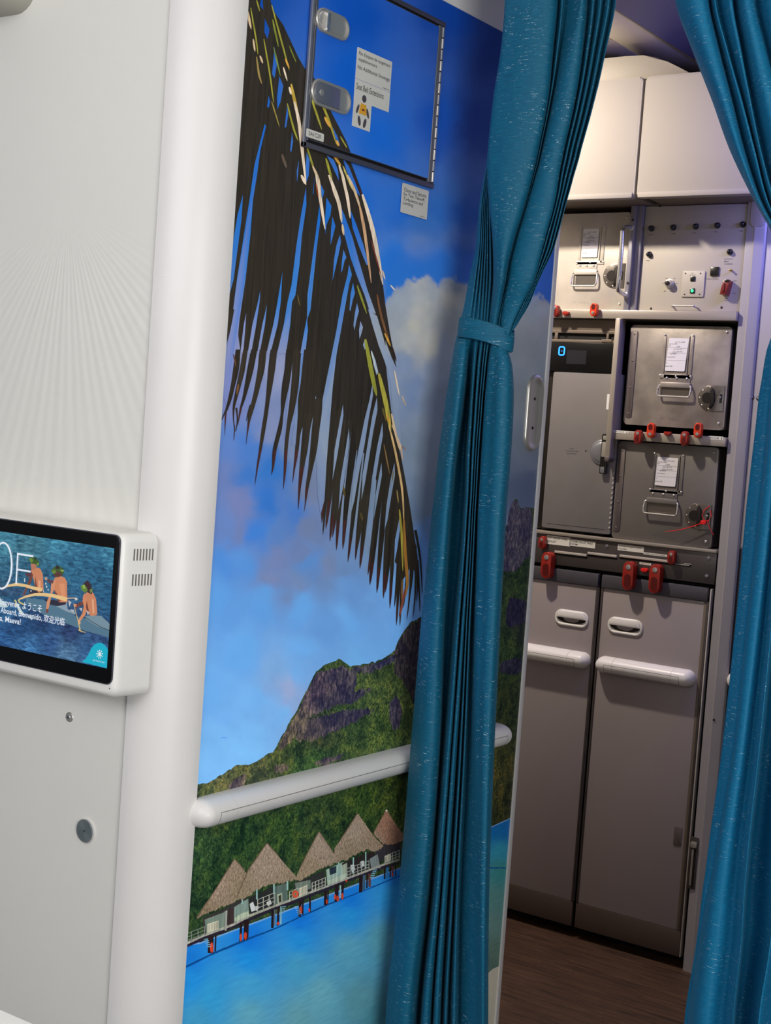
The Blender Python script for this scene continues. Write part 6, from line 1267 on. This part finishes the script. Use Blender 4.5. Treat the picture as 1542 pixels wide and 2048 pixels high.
#            0     100   200   325   400  500  560  610  650  668  690  725  790  900  1024 1250 1500 1780 2048
B = [
 ([1020,1010, 994, 982, 966, 956, 944, 936, 926, 922, 914, 908, 897, 884, 870, 848, 829, 806, 782], dep(.055, .060)),
 ([1011,1003, 987, 974, 960, 951, 938, 929, 920, 915, 909, 903, 893, 878, 864, 842, 821, 798, 771], dep(.030, .012)),
 ([1013,1005, 989, 975, 962, 955, 945, 936, 927, 923, 917, 913, 906, 892, 879, 859, 841, 820, 795], dep(.018, -.026)),
 ([1014,1006, 990, 976, 964, 958, 950, 943, 936, 932, 928, 925, 918, 905, 893, 875, 861, 841, 812], dep(.010, -.030)),
 ([1015,1007, 991, 977, 966, 960, 953, 947, 941, 938, 935, 932, 926, 912, 900, 886, 876, 853, 825], dep(.022, -.010)),
 ([1015,1007, 991, 978, 967, 962, 956, 950, 945, 942, 939, 936, 931, 917, 905, 890, 880, 860, 834], dep(.006, .034)),
 ([1016,1008, 992, 978, 969, 964, 959, 954, 950, 948, 946, 943, 938, 930, 924, 904, 884, 863, 840], dep(.024, .050)),
 ([1016,1008, 992, 979, 970, 966, 962, 958, 954, 952, 950, 947, 943, 936, 931, 914, 894, 872, 845], dep(.004, -.012)),
 ([1016,1008, 992, 979, 972, 968, 965, 961, 958, 956, 954, 951, 946, 940, 934, 918, 901, 880, 859], dep(.022, -.004)),
 ([1017,1009, 993, 980, 973, 971, 968, 965, 962, 960, 958, 954, 949, 942, 936, 920, 903, 883, 864], dep(.002, .040)),
 ([1017,1009, 993, 980, 974, 973, 971, 968, 965, 963, 961, 957, 952, 945, 939, 924, 906, 886, 869], dep(.020, -.010)),
 ([1017,1009, 993, 981, 976, 975, 974, 971, 968, 966, 964, 960, 955, 948, 941, 928, 912, 893, 878], dep(.002, -.004)),
 ([1018,1010, 994, 981, 977, 978, 977, 974, 971, 969, 967, 963, 957, 949, 943, 930, 916, 898, 883], dep(.018, .038)),
 ([1018,1010, 994, 982, 979, 981, 981, 977, 974, 972, 970, 966, 960, 952, 945, 933, 921, 905, 891], dep(-.004,-.008)),
 ([1018,1010, 994, 982, 981, 985, 985, 981, 977, 975, 972, 968, 962, 954, 947, 936, 925, 909, 897], dep(.020, .034)),
 ([1010,1002, 986, 975, 979, 988, 990, 986, 981, 978, 975, 971, 965, 957, 950, 939, 929, 915, 908], dep(-.026,-.008)),
 ([1030,1022,1005, 990, 991, 996, 996, 990, 984, 981, 978, 973, 967, 959, 952, 942, 933, 920, 917], dep(-.036, .030)),
 ([1064,1056,1040,1020,1013,1006,1002, 994, 987, 984, 981, 976, 970, 963, 956, 948, 941, 928, 924], dep(-.040, .018)),
 ([1096,1088,1077,1052,1038,1016,1007, 998, 990, 987, 984, 979, 972, 965, 958, 953, 950, 951, 955], dep(-.034, -.012)),
 ([1113,1104,1094,1070,1051,1023,1011,1001, 993, 990, 988, 990, 985, 978, 971, 964, 958, 957, 959], dep(-.018, -.022)),
 ([1116,1107,1096,1072,1053,1024,1013,1003, 995, 994, 993, 999, 996, 991, 984, 975, 967, 963, 964], dep(.012, -.032)),
 ([1125,1115,1100,1075,1055,1026,1015,1005, 998, 997, 999,1010,1008,1005, 997, 987, 977, 970, 968], dep(-.008,-.030)),
 ([1130,1119,1103,1078,1057,1028,1016,1007,1000,1002,1006,1018,1020,1016,1006, 995, 983, 974, 972], dep(.014, -.018)),
 ([1157,1134,1112,1083,1060,1031,1019,1009,1004,1006,1011,1023,1027,1022,1012,1000, 988, 978, 976], dep(-.018, .006)),
 ([1163,1149,1130,1102,1084,1055,1040,1024,1013,1013,1013,1022,1025,1020,1010, 998, 986, 976, 974], dep(-.026, .030)),
 ([1172,1163,1148,1121,1108,1082,1066,1042,1024,1019,1014,1014,1014,1008, 998, 986, 975, 966, 966], dep(-.014, .050)),
 ([1176,1167,1151,1124,1110,1084,1067,1044,1026,1020,1012,1008,1004, 996, 986, 974, 962, 956, 955], dep(.016, .055)),
 ([1187,1175,1158,1130,1115,1088,1069,1047,1028,1021,1010,1000, 992, 984, 974, 962, 950, 944, 940], dep(-.006, .058)),
 ([1191,1179,1161,1133,1117,1091,1070,1049,1029,1021,1008, 994, 984, 974, 964, 950, 938, 930, 925], dep(.020, .060)),
 ([1202,1187,1168,1139,1121,1096,1072,1051,1030,1021,1006, 988, 976, 964, 954, 938, 924, 914, 908], dep(-.002, .060)),
 ([1206,1191,1172,1142,1123,1098,1073,1052,1031,1020,1004, 982, 968, 954, 944, 926, 910, 898, 890], dep(.024, .062)),
 ([1218,1200,1179,1148,1127,1102,1075,1054,1032,1020,1002, 976, 960, 944, 934, 914, 896, 882, 872], dep(.002, .062)),
 ([1222,1204,1183,1151,1130,1104,1076,1056,1033,1020,1000, 970, 952, 934, 924, 902, 882, 866, 854], dep(.026, .064)),
 ([1232,1212,1189,1156,1134,1107,1078,1058,1034,1020, 998, 964, 944, 924, 914, 890, 868, 850, 836], dep(.008, .066)),
]
t = thing('curtain', (-1.32, YC, 0.02), 'teal pleated curtain gathered by a band in front of the mural', 'curtain')
make_curtain('cloth', RW, B, YC, M['curtain'], t, 130, 5, ztop=2.40, zbot=0.03)
# band
bf = []
b = bmesh.new(); k_ = 56; rings = []
cA = on_y(967, 668, YC); cx_, cz_ = cA[0], cA[2]
for zo, ro in ((-0.0180, 0.0), (-0.0175, 0.0022), (-0.006, 0.003), (0.006, 0.003), (0.0170, 0.0022), (0.0175, 0.0)):
    rr_ = []
    for i in range(k_):
        a = 2 * math.pi * i / k_; x = cx_ + (0.0525 + ro) * math.cos(a); y = YC + 0.008 + (0.031 + ro) * math.sin(a)
        sag = -0.009 * (math.cos(a)) - 0.004 * max(0, math.cos(a)) ** 3 + 0.006 * abs(math.sin(a))
        rr_.append(b.verts.new((x, y, cz_ + zo + sag)))
    rings.append(rr_)
for A, Bq in zip(rings, rings[1:]):
    for i in range(k_): b.faces.new((A[i], A[(i + 1) % k_], Bq[(i + 1) % k_], Bq[i]))
mb = MB(); mb.merge(b); tb = mb.build('tie_band', M['curtain'], None, angle=60)
tb.modifiers.new('thickness', 'SOLIDIFY').thickness = 0.0015
me = tb.data; uvl = me.uv_layers.new(name='UVMap')
for p in me.polygons:
    for li in p.loop_indices:
        co = me.vertices[me.loops[li].vertex_index].co; uvl.data[li].uv = (math.atan2(co.y, co.x) * 0.05 * 0.25, co.z)
tag(tb, 'teal cloth band tied around the left curtain at half height', 'curtain tie')

RW2 = [0, 100, 200, 300, 400, 500, 560, 600, 640, 700, 790, 1005, 1250, 1500, 1741, 1880, 2048]
def dp2(up, dn):
    up *= 1.2; dn *= 1.7
    return [up] * 6 + [up * .6, up * .3, dn * .3, dn * .6] + [dn] * 7
B2 = [
 ([1358,1392,1432,1470,1518,1572,1598,1608,1572,1548,1530,1506,1485,1456,1422,1402,1378], dp2(.050, .060)),
 ([1351,1385,1424,1460,1508,1562,1588,1596,1558,1534,1518,1494,1471,1444,1412,1394,1369], dp2(.020, .028)),
 ([1378,1406,1440,1473,1514,1566,1590,1599,1564,1544,1529,1508,1480,1455,1416,1396,1372], dp2(-.022, .022)),
 ([1402,1426,1454,1482,1518,1569,1592,1602,1572,1554,1541,1520,1494,1467,1427,1399,1376], dp2(-.026, .018)),
 ([1415,1437,1463,1488,1521,1571,1594,1604,1574,1556,1543,1523,1496,1468,1430,1410,1390], dp2(-.010, -.016)),
 ([1418,1440,1465,1490,1523,1573,1596,1606,1580,1566,1556,1540,1514,1484,1450,1434,1414], dp2(.022, -.024)),
 ([1430,1454,1482,1508,1534,1578,1599,1608,1586,1574,1564,1552,1530,1502,1474,1462,1442], dp2(-.014, -.010)),
 ([1433,1457,1485,1510,1536,1580,1601,1610,1592,1581,1572,1562,1541,1516,1490,1480,1463], dp2(.020, -.030)),
 ([1462,1480,1500,1521,1548,1586,1604,1612,1594,1583,1574,1564,1544,1519,1493,1483,1466], dp2(-.018, -.034)),
 ([1466,1484,1503,1524,1551,1588,1606,1614,1598,1588,1580,1572,1553,1527,1500,1489,1472], dp2(.022, .012)),
 ([1488,1507,1530,1552,1572,1600,1612,1618,1608,1600,1594,1588,1574,1550,1524,1514,1492], dp2(-.024, .016)),
 ([1507,1530,1555,1575,1592,1612,1620,1624,1616,1610,1606,1600,1590,1572,1550,1540,1515], dp2(-.014, -.012)),
 ([1511,1534,1559,1578,1595,1614,1622,1626,1620,1615,1611,1606,1597,1578,1554,1543,1519], dp2(.018, -.022)),
 ([1540,1560,1580,1596,1610,1624,1630,1632,1630,1627,1624,1622,1616,1602,1584,1572,1552], dp2(-.020, .014)),
 ([1580,1594,1606,1616,1626,1634,1638,1640,1642,1642,1642,1644,1644,1640,1628,1620,1604], dp2(-.016, -.024)),
 ([1584,1598,1610,1620,1629,1637,1641,1643,1646,1648,1650,1654,1656,1652,1642,1636,1622], dp2(.020, .016)),
 ([1620,1628,1636,1641,1645,1648,1650,1652,1656,1662,1668,1676,1684,1690,1690,1688,1680], dp2(-.016, -.020)),
 ([1660,1662,1664,1664,1662,1660,1660,1662,1668,1678,1688,1702,1716,1728,1734,1736,1734], dp2(.010, .014)),
]
t = thing('curtain', (-0.80, YC, 0.02), 'teal pleated curtain at the right edge, swept aside and falling back down', 'curtain')
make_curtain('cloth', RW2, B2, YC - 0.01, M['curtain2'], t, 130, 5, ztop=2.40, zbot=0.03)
# curtain track above the frame
t = thing('curtain_track', (-0.7, YC, 2.40), 'white ceiling track the two teal curtains hang from', 'curtain track')
MB(Fr((0, YC, 0), (1, 0, 0), (0, 0, 1), (0, -1, 0))).box(-1.36, 2.402, 0.6, 2.43, -0.02, 0.02, 0.003).build('track', M['white'], t)
MB(Fr((0, YC, 0), (1, 0, 0), (0, 0, 1), (0, -1, 0))).box(-1.36, 2.43, 0.6, 2.452, -0.008, 0.008, 0.001).build('bracket', M['white'], t)
